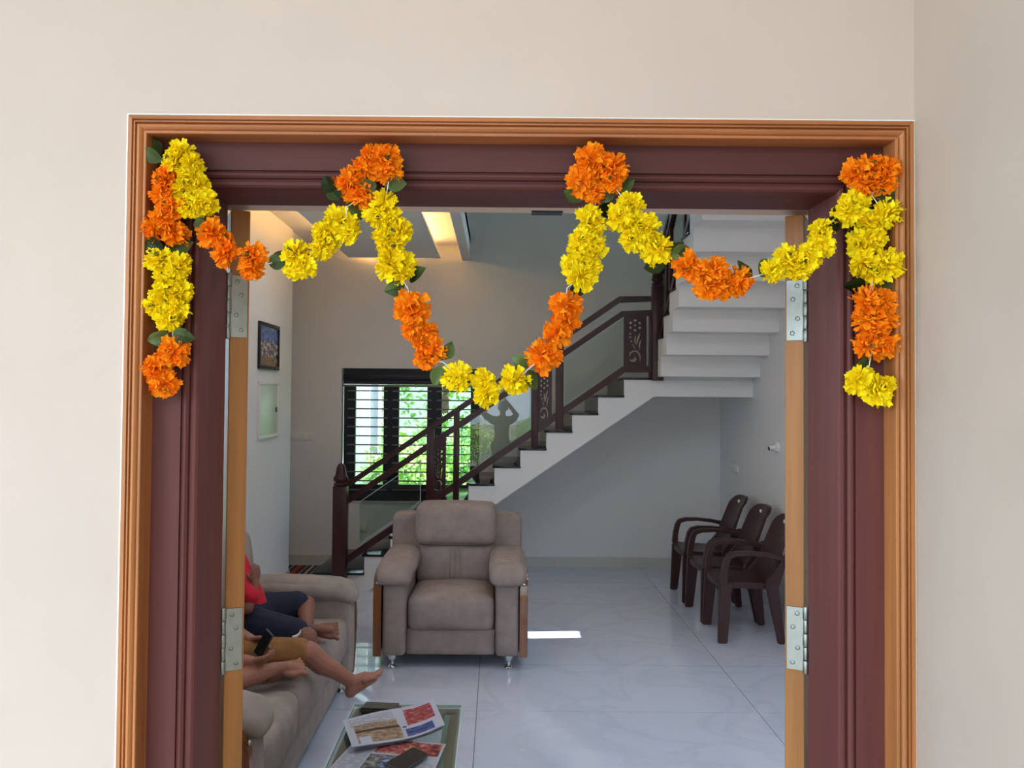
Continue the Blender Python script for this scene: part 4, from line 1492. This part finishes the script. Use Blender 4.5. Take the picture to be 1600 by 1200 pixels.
# striped mat in the passage
md0, md1 = on_plane(452, 908, 0.0), on_plane(500, 882, 0.0)
mt_y0, mt_y1 = md0.y, md1.y - 0.08
mx0, mx1 = -2.28, (491 - 778) / 1280 * mt_y0
mt = root('striped_mat', ((mx0 + mx1) / 2, (mt_y0 + mt_y1) / 2, 0), label='red and black striped floor mat at the passage beside the stairs', cat='mat')
cols_ = [(150, 44, 36), (40, 36, 36), (120, 112, 100), (36, 34, 34), (176, 160, 140), (44, 40, 40), (120, 112, 100), (38, 34, 34), (170, 60, 44)]
sm = [mat('mat_stripe_%d' % i, c, 0.95, bump=0.3, bscale=200) for i, c in enumerate(cols_)]
ns = 18
for k in range(ns):
    xa, xb = mx0 + (mx1 - mx0) * k / ns, mx0 + (mx1 - mx0) * (k + 1) / ns
    box('stripe', (xa, xb, mt_y0, mt_y1, 0.0, 0.008 + (k % 2) * 0.001), sm[(k * 1 + 8 - (ns - 1) % 9) % 9] if k < ns - 1 else sm[0], mt, ws=True)

# recessed downlights: one in view, the others added out of view to brighten the floor
def downlight(x, y, z, label, watts=4.1):
    dl = root('downlight', (x, y, z), label=label, cat='downlight', group='recessed downlights of the living room')
    bm = BM()
    add_lathe(bm, [(.062, -.006), (.064, 0), (.05, 0.0), (.05, -.004)], (0, 0, 0), 24)
    obj('bezel', bm, M['white_plastic'], dl, smooth=0.6)
    bm = BM()
    add_lathe(bm, [(.049, -.0035), (.049, -.001)], (0, 0, 0), 24)
    obj('lens', bm, M['lamp_lens'], dl)
    ld = bpy.data.lights.new('downlight_beam', 'AREA')
    ld.shape = 'DISK'
    ld.size = 0.10
    ld.energy = watts
    ld.color = (0.84, 0.91, 1.0)
    lo_ = bpy.data.objects.new('downlight_beam', ld)
    COL.objects.link(lo_)
    lo_.parent = dl
    lo_.location = (0, 0, -0.008)
    return dl


p = on_plane(569, 347, ZC)
downlight(p.x, p.y, ZC, 'round white recessed downlight glowing in the false ceiling', 2.5)
downlight(-1.08, 3.6, ZC, 'added unseen fill downlight over the sofa in the false ceiling')
for x, y, lab in ((0.35, 2.5, 'added unseen fill downlight just inside the door, left of two'), (1.45, 2.5, 'added unseen fill downlight just inside the door, right of two'),
                  (0.35, 4.4, 'added unseen fill downlight over the middle of the room, left of two'), (1.45, 4.4, 'added unseen fill downlight over the middle of the room, right of two')):
    downlight(x, y, ZC, lab)

# ------------------------------------------------------------------ people
def V(*a):
    return Vector(a)


def foot(ank, toe, up, s=1.0, flip=1):
    """chains for a bare foot: ankle, heel, sole, five toes; up = instep direction"""
    ank, toe = Vector(ank), Vector(toe)
    up = Vector(up).normalized()
    f = (toe - ank)
    f = (f - up * f.dot(up)).normalized()
    side = f.cross(up).normalized() * flip
    L_ = (toe - ank).length
    heel = ank - f * 0.028 * s - up * 0.030 * s
    ball = ank + f * L_ * 0.72 - up * 0.035 * s
    ch = [[(ank, .030 * s), (heel, .027 * s)], [(heel, .025 * s), (ball, .022 * s)], [(ank, .030 * s), (ank + f * L_ * .45 - up * .012 * s, .026 * s), (ball + up * .004, .020 * s)]]
    for k in range(5):
        o = ((-2.25, -.9, .15, 1.1, 2.0)[k]) * 0.0160 * s
        base = ball + side * o
        ln = (0.044, 0.042, 0.038, 0.033, 0.027)[k] * s
        r0 = (0.0122, 0.0090, 0.0086, 0.0082, 0.0078)[k] * s
        ch.append([(ank + f * L_ * .4 - up * .022 * s + side * o * .6, .018 * s), (base, .0135 * s)])
        ch.append([(base, r0 * 1.1), (base + f * ln * .6 + up * .003, r0), (base + f * ln + side * o * .25, r0 * .95)])
    return ch


def hand(wr, dirv, palm_n, s=1.0, thumb=1, curl=0.5):
    """palm with four bent fingers and a thumb from the side of the palm"""
    wr, d, n = Vector(wr), Vector(dirv).normalized(), Vector(palm_n).normalized()
    n = (n - d * n.dot(d)).normalized()
    sd_ = d.cross(n).normalized() * thumb
    ch = []
    pl = 0.062 * s
    for k in range(4):
        o = (k - 1.5) * 0.0165 * s
        kn = wr + d * pl + sd_ * (-o)
        ch.append([(wr + sd_ * (-o * .5), .014 * s), (kn, .0105 * s)])
        ln = (0.052, 0.058, 0.054, 0.043)[k] * s
        c = curl
        p1 = kn + (d * math.cos(c * .5) + n * math.sin(c * .5)) * ln * .45
        p2 = p1 + (d * math.cos(c * 1.3) + n * math.sin(c * 1.3)) * ln * .32
        p3 = p2 + (d * math.cos(c * 2.0) + n * math.sin(c * 2.0)) * ln * .23
        ch.append([(kn, .0088 * s), (p1, .0080 * s), (p2, .0074 * s), (p3, .0065 * s)])
    t0 = wr + d * .018 * s + sd_ * .018 * s
    t1 = t0 + (d * .55 + sd_ * .75 + n * .25).normalized() * .030 * s
    t2 = t1 + (d * .85 + sd_ * .35 + n * .3).normalized() * .024 * s
    ch.append([(t0, .013 * s), (t1, .0098 * s), (t2, .0075 * s)])
    return ch


def head(body_parent, c, face, up, s, hairlong=False):
    """face parts; returns chains for the skin"""
    c, f, u = Vector(c), Vector(face).normalized(), Vector(up).normalized()
    u = (u - f * u.dot(f)).normalized()
    sd_ = f.cross(u).normalized()
    k = s
    ch = [[(c + u * .03 * k - f * .015 * k, .088 * k), (c + u * .03 * k + f * .012 * k, .082 * k)],
          [(c + f * .025 * k - u * .02 * k, .066 * k), (c + f * .048 * k - u * .078 * k, .045 * k)],
          [(c + f * .090 * k + u * .008 * k, .010 * k), (c + f * .104 * k - u * .028 * k, .014 * k)]]
    for q in (-1, 1):
        ch.append([(c + sd_ * q * .080 * k + u * .012 * k, .014 * k), (c + sd_ * q * .082 * k - u * .02 * k, .010 * k)])
        bm = BM()
        add_ball(bm, c + f * .083 * k + sd_ * q * .031 * k + u * .010 * k, (.0095 * k, .0095 * k, .0075 * k), 10, 8)
        obj('eye', bm, M['eye'], body_parent, world_space=True, smooth=True)
    bm = BM()
    add_tube(bm, [c + f * .082 * k - u * .055 * k + sd_ * t * .022 * k - f * abs(t) * .006 for t in (-1, -.5, 0, .5, 1)], [.002, .0045, .0055, .0045, .002], 8)
    obj('mouth', bm, M['lip'], body_parent, world_space=True, smooth=True)
    blob('hair', [[(c + u * .052 * k - f * .03 * k, .087 * k), (c + u * .062 * k + f * .012 * k, .074 * k)],
                  [(c + u * .03 * k - f * .045 * k, .078 * k), (c - u * .03 * k - f * .05 * k, .055 * k)]], M['hair'], body_parent, 0.008, 3)
    return ch


# --- far child in the red jersey, legs folded on the sofa
pa = root('person', (-1.42, 4.42, 0.47), label='person in red jersey and navy shorts sitting with legs folded on the sofa', cat='person')
k_near, k_far = V(-.945, 4.13, .565), V(-1.06, 4.60, .61)
an_far, an_near = V(-1.00, 4.36, .545), V(-1.14, 4.50, .535)
skinA = [
    [(V(-1.345, 4.42, .58), .105), (V(-1.395, 4.42, .70), .105), (V(-1.435, 4.42, .83), .10), (V(-1.465, 4.42, .92), .055), (V(-1.495, 4.42, 1.0), .043)],
    [(V(-1.435, 4.33, .86), .06), (V(-1.435, 4.51, .86), .06)],
    [(V(-1.425, 4.29, .86), .048), (V(-1.27, 4.20, .70), .036), (V(-1.245, 4.235, .785), .026), (V(-1.243, 4.245, .815), .021)],
    [(V(-1.445, 4.56, .86), .048), (V(-1.375, 4.66, .66), .036), (V(-1.26, 4.62, .58), .024)],
    [(V(-1.345, 4.34, .56), .085), (k_near, .055), (V(-1.02, 4.30, .55), .048), (an_near, .032)],
    [(V(-1.345, 4.50, .56), .085), (k_far, .055), (V(-1.03, 4.48, .585), .046), (an_far, .032)],
]
skinA += foot(an_far, V(-.835, 4.30, .575), V(-.25, -.75, .45), 0.98, -1) + foot(an_near, V(-1.26, 4.42, .54), V(0, 0, 1), .95)
skinA += hand(V(-1.243, 4.245, .815), V(0.05, .05, 1), V(-.6, .5, 0), .85, 1, .45) + hand(V(-1.26, 4.62, .58), V(1, -.1, -.1), V(0, 0, -1), .85, -1, .5)
skinA += head(pa, V(-1.525, 4.42, 1.09), V(.95, -.1, -.15), V(0, 0, 1), .95)
blob('body', skinA, M['skin_d'], pa, 0.0046, 3)
blob('jersey', [
    [(V(-1.325, 4.42, .585), .128), (V(-1.375, 4.42, .70), .125), (V(-1.430, 4.42, .83), .115), (V(-1.455, 4.42, .90), .065)],
    [(V(-1.435, 4.32, .86), .072), (V(-1.435, 4.52, .86), .072)],
    [(V(-1.425, 4.29, .86), .066), (V(-1.265, 4.225, .755), .056)],
    [(V(-1.445, 4.56, .86), .066), (V(-1.400, 4.63, .74), .056)],
    [(V(-1.285, 4.35, .575), .09), (V(-1.285, 4.48, .575), .09)]], M['red_cloth'], pa, 0.008, 5)
bm = BM()
for (x, y, z, r_) in ((-1.30, 4.312, .70, .012), (-1.295, 4.305, .725, .009), (-1.305, 4.305, .75, .008)):
    add_ball(bm, (x, y, z), (.006, r_, r_ * 1.3), 8, 6)
obj('jersey_print', bm, M['red_print'], pa, world_space=True)
sh = blob('shorts', [
    [(V(-1.345, 4.36, .565), .112), (V(-1.25, 4.28, .575), .105), (V(-1.02, 4.17, .575), .083)],
    [(V(-1.345, 4.48, .565), .112), (V(-1.25, 4.53, .595), .105), (V(-1.11, 4.57, .615), .082)],
    [(V(-1.345, 4.36, .565), .112), (V(-1.345, 4.48, .565), .112)],
    [(V(-1.30, 4.34, .60), .09), (V(-1.28, 4.48, .62), .09)]], M['navy_cloth'], pa, 0.008, 5)
# curved white mark on the shorts
bm = BM()
mk = [at(px, py, 4.085) for px, py in ((457, 994), (461, 994.5), (466, 992), (469, 988), (470, 983.5))]
add_tube(bm, mk, [.004, .0075, .0065, .004, .0012], 8)
bm.transform(Matrix.Translation((0, -.005, 0)))
obj('white_mark', bm, M['white_mark'], sh, world_space=True, smooth=True)

# --- near child in tan shorts with a phone
pb = root('person', (-1.30, 3.72, 0.47), label='person in tan shorts with one bare leg stretched off the sofa, holding a phone', cat='person')
kn1 = at(482, 1020, 3.85)
an1 = at(551, 1066, 3.93)
kn2 = V(-1.22, 3.42, .57)
an2 = at(428, 1046, 3.70)
skinB = [
    [(V(-1.34, 3.74, .59), .11), (V(-1.42, 3.74, .72), .105), (V(-1.50, 3.74, .88), .105), (V(-1.53, 3.74, .98), .055), (V(-1.55, 3.74, 1.06), .045)],
    [(V(-1.50, 3.64, .92), .06), (V(-1.50, 3.84, .92), .06)],
    [(V(-1.50, 3.60, .92), .05), (V(-1.36, 3.53, .70), .040), (at(392, 1034, 3.62), .026)],
    [(V(-1.50, 3.88, .92), .05), (V(-1.38, 3.92, .74), .040), (at(393, 1001, 3.80), .026)],
    [(V(-1.33, 3.80, .575), .09), (kn1, .054), (kn1.lerp(an1, .3) + V(0, 0, -.012), .050), (kn1.lerp(an1, .6), .040), (an1, .031)],
    [(V(-1.33, 3.66, .575), .09), (kn2, .056), (kn2.lerp(an2, .35) + V(0, 0, -.006), .050), (an2, .032)],
]
skinB += foot(an1, at(592, 1049, 3.97), V(-.55, .05, .9), 1.05, 1) + foot(an2, at(470, 1040, 3.74), V(-.1, -.55, .75), 1.05, -1)
skinB += hand(at(392, 1034, 3.62), V(.9, .1, .15), V(0, .5, .8), .95, -1, .6) + hand(at(393, 1001, 3.80), V(.9, -.3, .12), V(0, -.6, -.5), .95, 1, .6)
skinB += head(pb, V(-1.56, 3.74, 1.15), V(.9, -.1, -.42), V(.3, 0, 1), 1.0)
blob('body', skinB, M['skin'], pb, 0.0046, 3)
blob('tee_shirt', [
    [(V(-1.34, 3.74, .60), .128), (V(-1.42, 3.74, .72), .122), (V(-1.50, 3.74, .88), .12), (V(-1.52, 3.74, .97), .066)],
    [(V(-1.50, 3.62, .92), .072), (V(-1.50, 3.86, .92), .072)],
    [(V(-1.50, 3.60, .92), .066), (V(-1.43, 3.56, .80), .056)], [(V(-1.50, 3.88, .92), .066), (V(-1.44, 3.90, .82), .056)]], M['grey_cloth'], pb, 0.009, 5)
blob('shorts', [
    [(V(-1.33, 3.80, .575), .112), (V(-1.12, 3.82, .58), .088), (V(-1.33, 3.80, .575).lerp(kn1, .90), .072)],
    [(V(-1.33, 3.66, .575), .112), (V(-1.33, 3.66, .575).lerp(kn2, .7), .088)],
    [(V(-1.33, 3.66, .575), .112), (V(-1.33, 3.80, .575), .112)]], M['tan_cloth'], pb, 0.008, 5)
ph = root('phone', at(412, 1006, 3.70), label='dark phone held in the hands of the person in tan shorts', cat='phone')
bm = BM()
add_box(bm, -.004, .004, -.030, .030, -.060, .060, .003)
bm.transform(Matrix.Rotation(math.radians(28), 4, 'Y') @ Matrix.Rotation(math.radians(52), 4, 'Z'))
obj('body', bm, M['phone_body'], ph, smooth=0.7)
bm = BM()
add_box(bm, -.0048, -.0040, -.027, .027, -.055, .055)
bm.transform(Matrix.Rotation(math.radians(28), 4, 'Y') @ Matrix.Rotation(math.radians(52), 4, 'Z'))
obj('screen', bm, M['phone_glass'], ph)

# --- the photographer, whose outline the stair glass mirrors
pc = root('person', (0.08, -0.36, -0.15), label='person in olive grey holding up a phone outside, mirrored in the stair glass', cat='person')
skinC = [
    [(V(.08, -.38, .85), .135), (V(.08, -.38, 1.05), .12), (V(.08, -.37, 1.22), .13), (V(.09, -.36, 1.34), .085), (V(.10, -.36, 1.42), .055)],
    [(V(-.08, -.37, 1.30), .065), (V(.24, -.37, 1.30), .065)],
    [(V(-.10, -.37, 1.30), .060), (V(-.27, -.28, 1.42), .046), (V(-.085, -.115, 1.70), .030)],
    [(V(.26, -.37, 1.30), .060), (V(.36, -.28, 1.40), .046), (V(.125, -.115, 1.70), .030)],
    [(V(.0, -.38, .82), .10), (V(-.01, -.36, .38), .062), (V(-.02, -.40, -.07), .042)],
    [(V(.16, -.38, .82), .10), (V(.17, -.36, .38), .062), (V(.18, -.40, -.07), .042)],
]
skinC += foot(V(-.02, -.40, -.075), V(-.05, -.22, -.10), V(0, 0, 1), 1.25) + foot(V(.18, -.40, -.075), V(.21, -.22, -.10), V(0, 0, 1), 1.25, -1)
skinC += hand(V(-.085, -.115, 1.70), V(.35, .25, .9), V(.6, .5, -.3), 1.0, 1, .5) + hand(V(.125, -.115, 1.70), V(-.35, .25, .9), V(-.6, .5, -.3), 1.0, -1, .5)
skinC += head(pc, V(.10, -.35, 1.52), V(0, 1, .25), V(0, 0, 1), 1.08)
blob('body', skinC, M['skin_d'], pc, 0.009, 4)
blob('shirt', [
    [(V(.08, -.38, .84), .155), (V(.08, -.38, 1.05), .14), (V(.08, -.37, 1.22), .148), (V(.09, -.36, 1.32), .10)],
    [(V(-.08, -.37, 1.30), .08), (V(.24, -.37, 1.30), .08)],
    [(V(-.10, -.37, 1.30), .076), (V(-.21, -.31, 1.38), .066)], [(V(.26, -.37, 1.30), .076), (V(.32, -.31, 1.36), .066)]], M['grey_cloth'], pc, 0.011, 5)
blob('trousers', [
    [(V(.08, -.38, .86), .15), (V(.08, -.38, .80), .15)],
    [(V(.0, -.38, .82), .125), (V(-.01, -.36, .38), .085), (V(-.02, -.39, -.05), .068)],
    [(V(.16, -.38, .82), .125), (V(.17, -.36, .38), .085), (V(.18, -.39, -.05), .068)]], M['navy_cloth'], pc, 0.011, 5)
ph2 = root('phone', (0.02, -0.055, 1.79), label='dark phone held up by the photographer outside the door', cat='phone')
bm = BM()
add_box(bm, -.078, .078, -.005, .005, -.037, .037, .003)
obj('body', bm, M['phone_body'], ph2, smooth=0.7)
bm = BM()
add_box(bm, -.073, .073, -.0058, -.005, -.033, .033)
obj('screen', bm, M['phone_glass'], ph2)

# ------------------------------------------------------------------ gardens
def foliage(name, mm, seed, n, rx, ry, rz, cz, leaf=0.09):
    rnd = random.Random(seed)
    bm = BM()
    lobes = [(V(rnd.uniform(-.5, .5) * rx, rnd.uniform(-.5, .5) * ry, cz + rnd.uniform(-.55, .55) * rz), rnd.uniform(.45, .75)) for _ in range(9)]
    for k in range(n):
        c, q = rnd.choice(lobes)
        d = V(rnd.gauss(0, 1), rnd.gauss(0, 1), rnd.gauss(0, 1)).normalized()
        p = c + V(d.x * rx * q, d.y * ry * q, d.z * rz * q) * rnd.uniform(.75, 1.0)
        a = V(rnd.gauss(0, 1), rnd.gauss(0, 1), rnd.gauss(-.3, .7)).normalized()
        b = a.cross(d)
        if b.length < .1:
            continue
        b.normalize()
        l, w_ = leaf * rnd.uniform(.7, 1.4), leaf * rnd.uniform(.22, .36)
        vs = [bm.verts.new(p), bm.verts.new(p + a * l * .5 + b * w_), bm.verts.new(p + a * l), bm.verts.new(p + a * l * .5 - b * w_)]
        bm.faces.new(vs)
    me = bpy.data.meshes.new(name)
    bm.to_mesh(me)
    bm.free()
    me.materials.append(mm)
    return me


FOL = [foliage('foliage', M['bush'], 1, 2600, .9, .8, .8, .9), foliage('foliage', M['bush_y'], 2, 2600, .9, .8, .8, .9),
       foliage('foliage', M['bush'], 3, 5200, 1.7, 1.6, 1.5, 3.2, .13)]


def plant(name, kind, x, y, s, rz, label, cat, group):
    r = root(name, (x, y, -0.24), rz, label, cat, group)
    r.scale = (s, s, s)
    o = bpy.data.objects.new('foliage', FOL[kind])
    COL.objects.link(o)
    o.parent = r
    bm = BM()
    if kind < 2:
        for k in range(4):
            a = k * 1.6 + .3
            add_tube(bm, [(0.05 * math.cos(a), .05 * math.sin(a), -.1), (.12 * math.cos(a), .12 * math.sin(a), .4), (.35 * math.cos(a), .35 * math.sin(a), 1.0)], [.02, .016, .008], 6)
    else:
        add_tube(bm, [(0, 0, -.1), (.03, .02, 1.2), (-.03, .04, 2.2), (.05, 0, 3.4)], [.13, .11, .09, .04], 10)
        for a in (0.4, 2.4, 4.4):
            add_tube(bm, [(0, .03, 2.0), (.5 * math.cos(a), .5 * math.sin(a), 2.8), (.9 * math.cos(a), .9 * math.sin(a), 3.4)], [.06, .04, .015], 8)
    o2 = obj('trunk' if kind == 2 else 'stems', bm, M['bark'], r, smooth=True)
    return r


GB = 'shrubs and trees outside the stair window'
for (x, y, s, k, lab, cat, nm) in (
        (-1.15, 11.3, .95, 1, 'pale green shrub outside the middle light of the stair window', 'shrub', 'garden_shrub'),
        (-0.25, 11.7, 1.05, 0, 'dark green shrub outside the right light of the stair window', 'shrub', 'garden_shrub'),
        (-1.9, 13.4, 1.0, 0, 'deep green shrub behind the white pillar outside the stair window', 'shrub', 'garden_shrub'),
        (0.9, 12.6, 1.2, 1, 'pale shrub outside the stair window behind the stairs', 'shrub', 'garden_shrub'),
        (-1.0, 15.0, 1.0, 2, 'leafy tree standing farthest beyond the stair window', 'tree', 'garden_tree'),
        (1.3, 15.8, 1.1, 2, 'leafy tree beyond the right side of the stair window', 'tree', 'garden_tree'),
        (-3.6, 16.0, 1.1, 2, 'leafy tree beyond the left side of the stair window', 'tree', 'garden_tree')):
    plant(nm, k, x, y, s, x * 3, lab, cat, GB)
# neighbour's white pillar and wall beyond the window
nb = root('garden_pillar', (-2.0, 11.2, -0.24), label='white pillar with grey side outside the left light of the stair window', cat='pillar')
px_a, px_b, px_c = at(545, 690, 11.2).x, at(577, 690, 11.2).x, at(591, 690, 11.3).x
box('shaft', (px_a - .25, px_b, 11.2, 11.6, -.24, 2.9), M['white_ext'], nb, ws=True)
box('grey_side', (px_b, px_c, 11.26, 11.6, -.24, 2.9), M['grey_ext'], nb, ws=True)
box('capital', (px_a - .29, px_b + .03, 11.17, 11.63, 2.55, 2.62), M['white_ext'], nb, ws=True)
tag(box('garden_wall', (-9, 9, 19.0, 19.2, -.3, 2.2), M['white_ext']), 'white boundary wall far beyond the stair window', 'wall')
# garden on the approach side, seen mirrored in the stair glass
GF = 'shrubs along the drive in front of the porch'
for i, (x, y, s, k, lab) in enumerate((
        (-2.6, -7.5, 1.0, 0, 'dark green shrub left of the drive in front of the porch'),
        (-0.50, -8.0, .80, 1, 'pale green shrub behind the photographer by the drive'),
        (0.80, -7.8, .85, 0, 'dark green shrub right of the drive in front of the porch'),
        (2.9, -7.4, 1.1, 1, 'pale green shrub at the right end of the drive'))):
    plant('garden_shrub', k, x, y, s, i * 1.3, lab, 'shrub', GF)
plant('garden_tree', 2, -3.4, -11.5, 1.1, .4, 'leafy tree left of the drive behind the photographer', 'tree', GF)
plant('garden_tree', 2, 2.6, -12.0, 1.0, 2.1, 'leafy tree right of the drive behind the photographer', 'tree', GF)
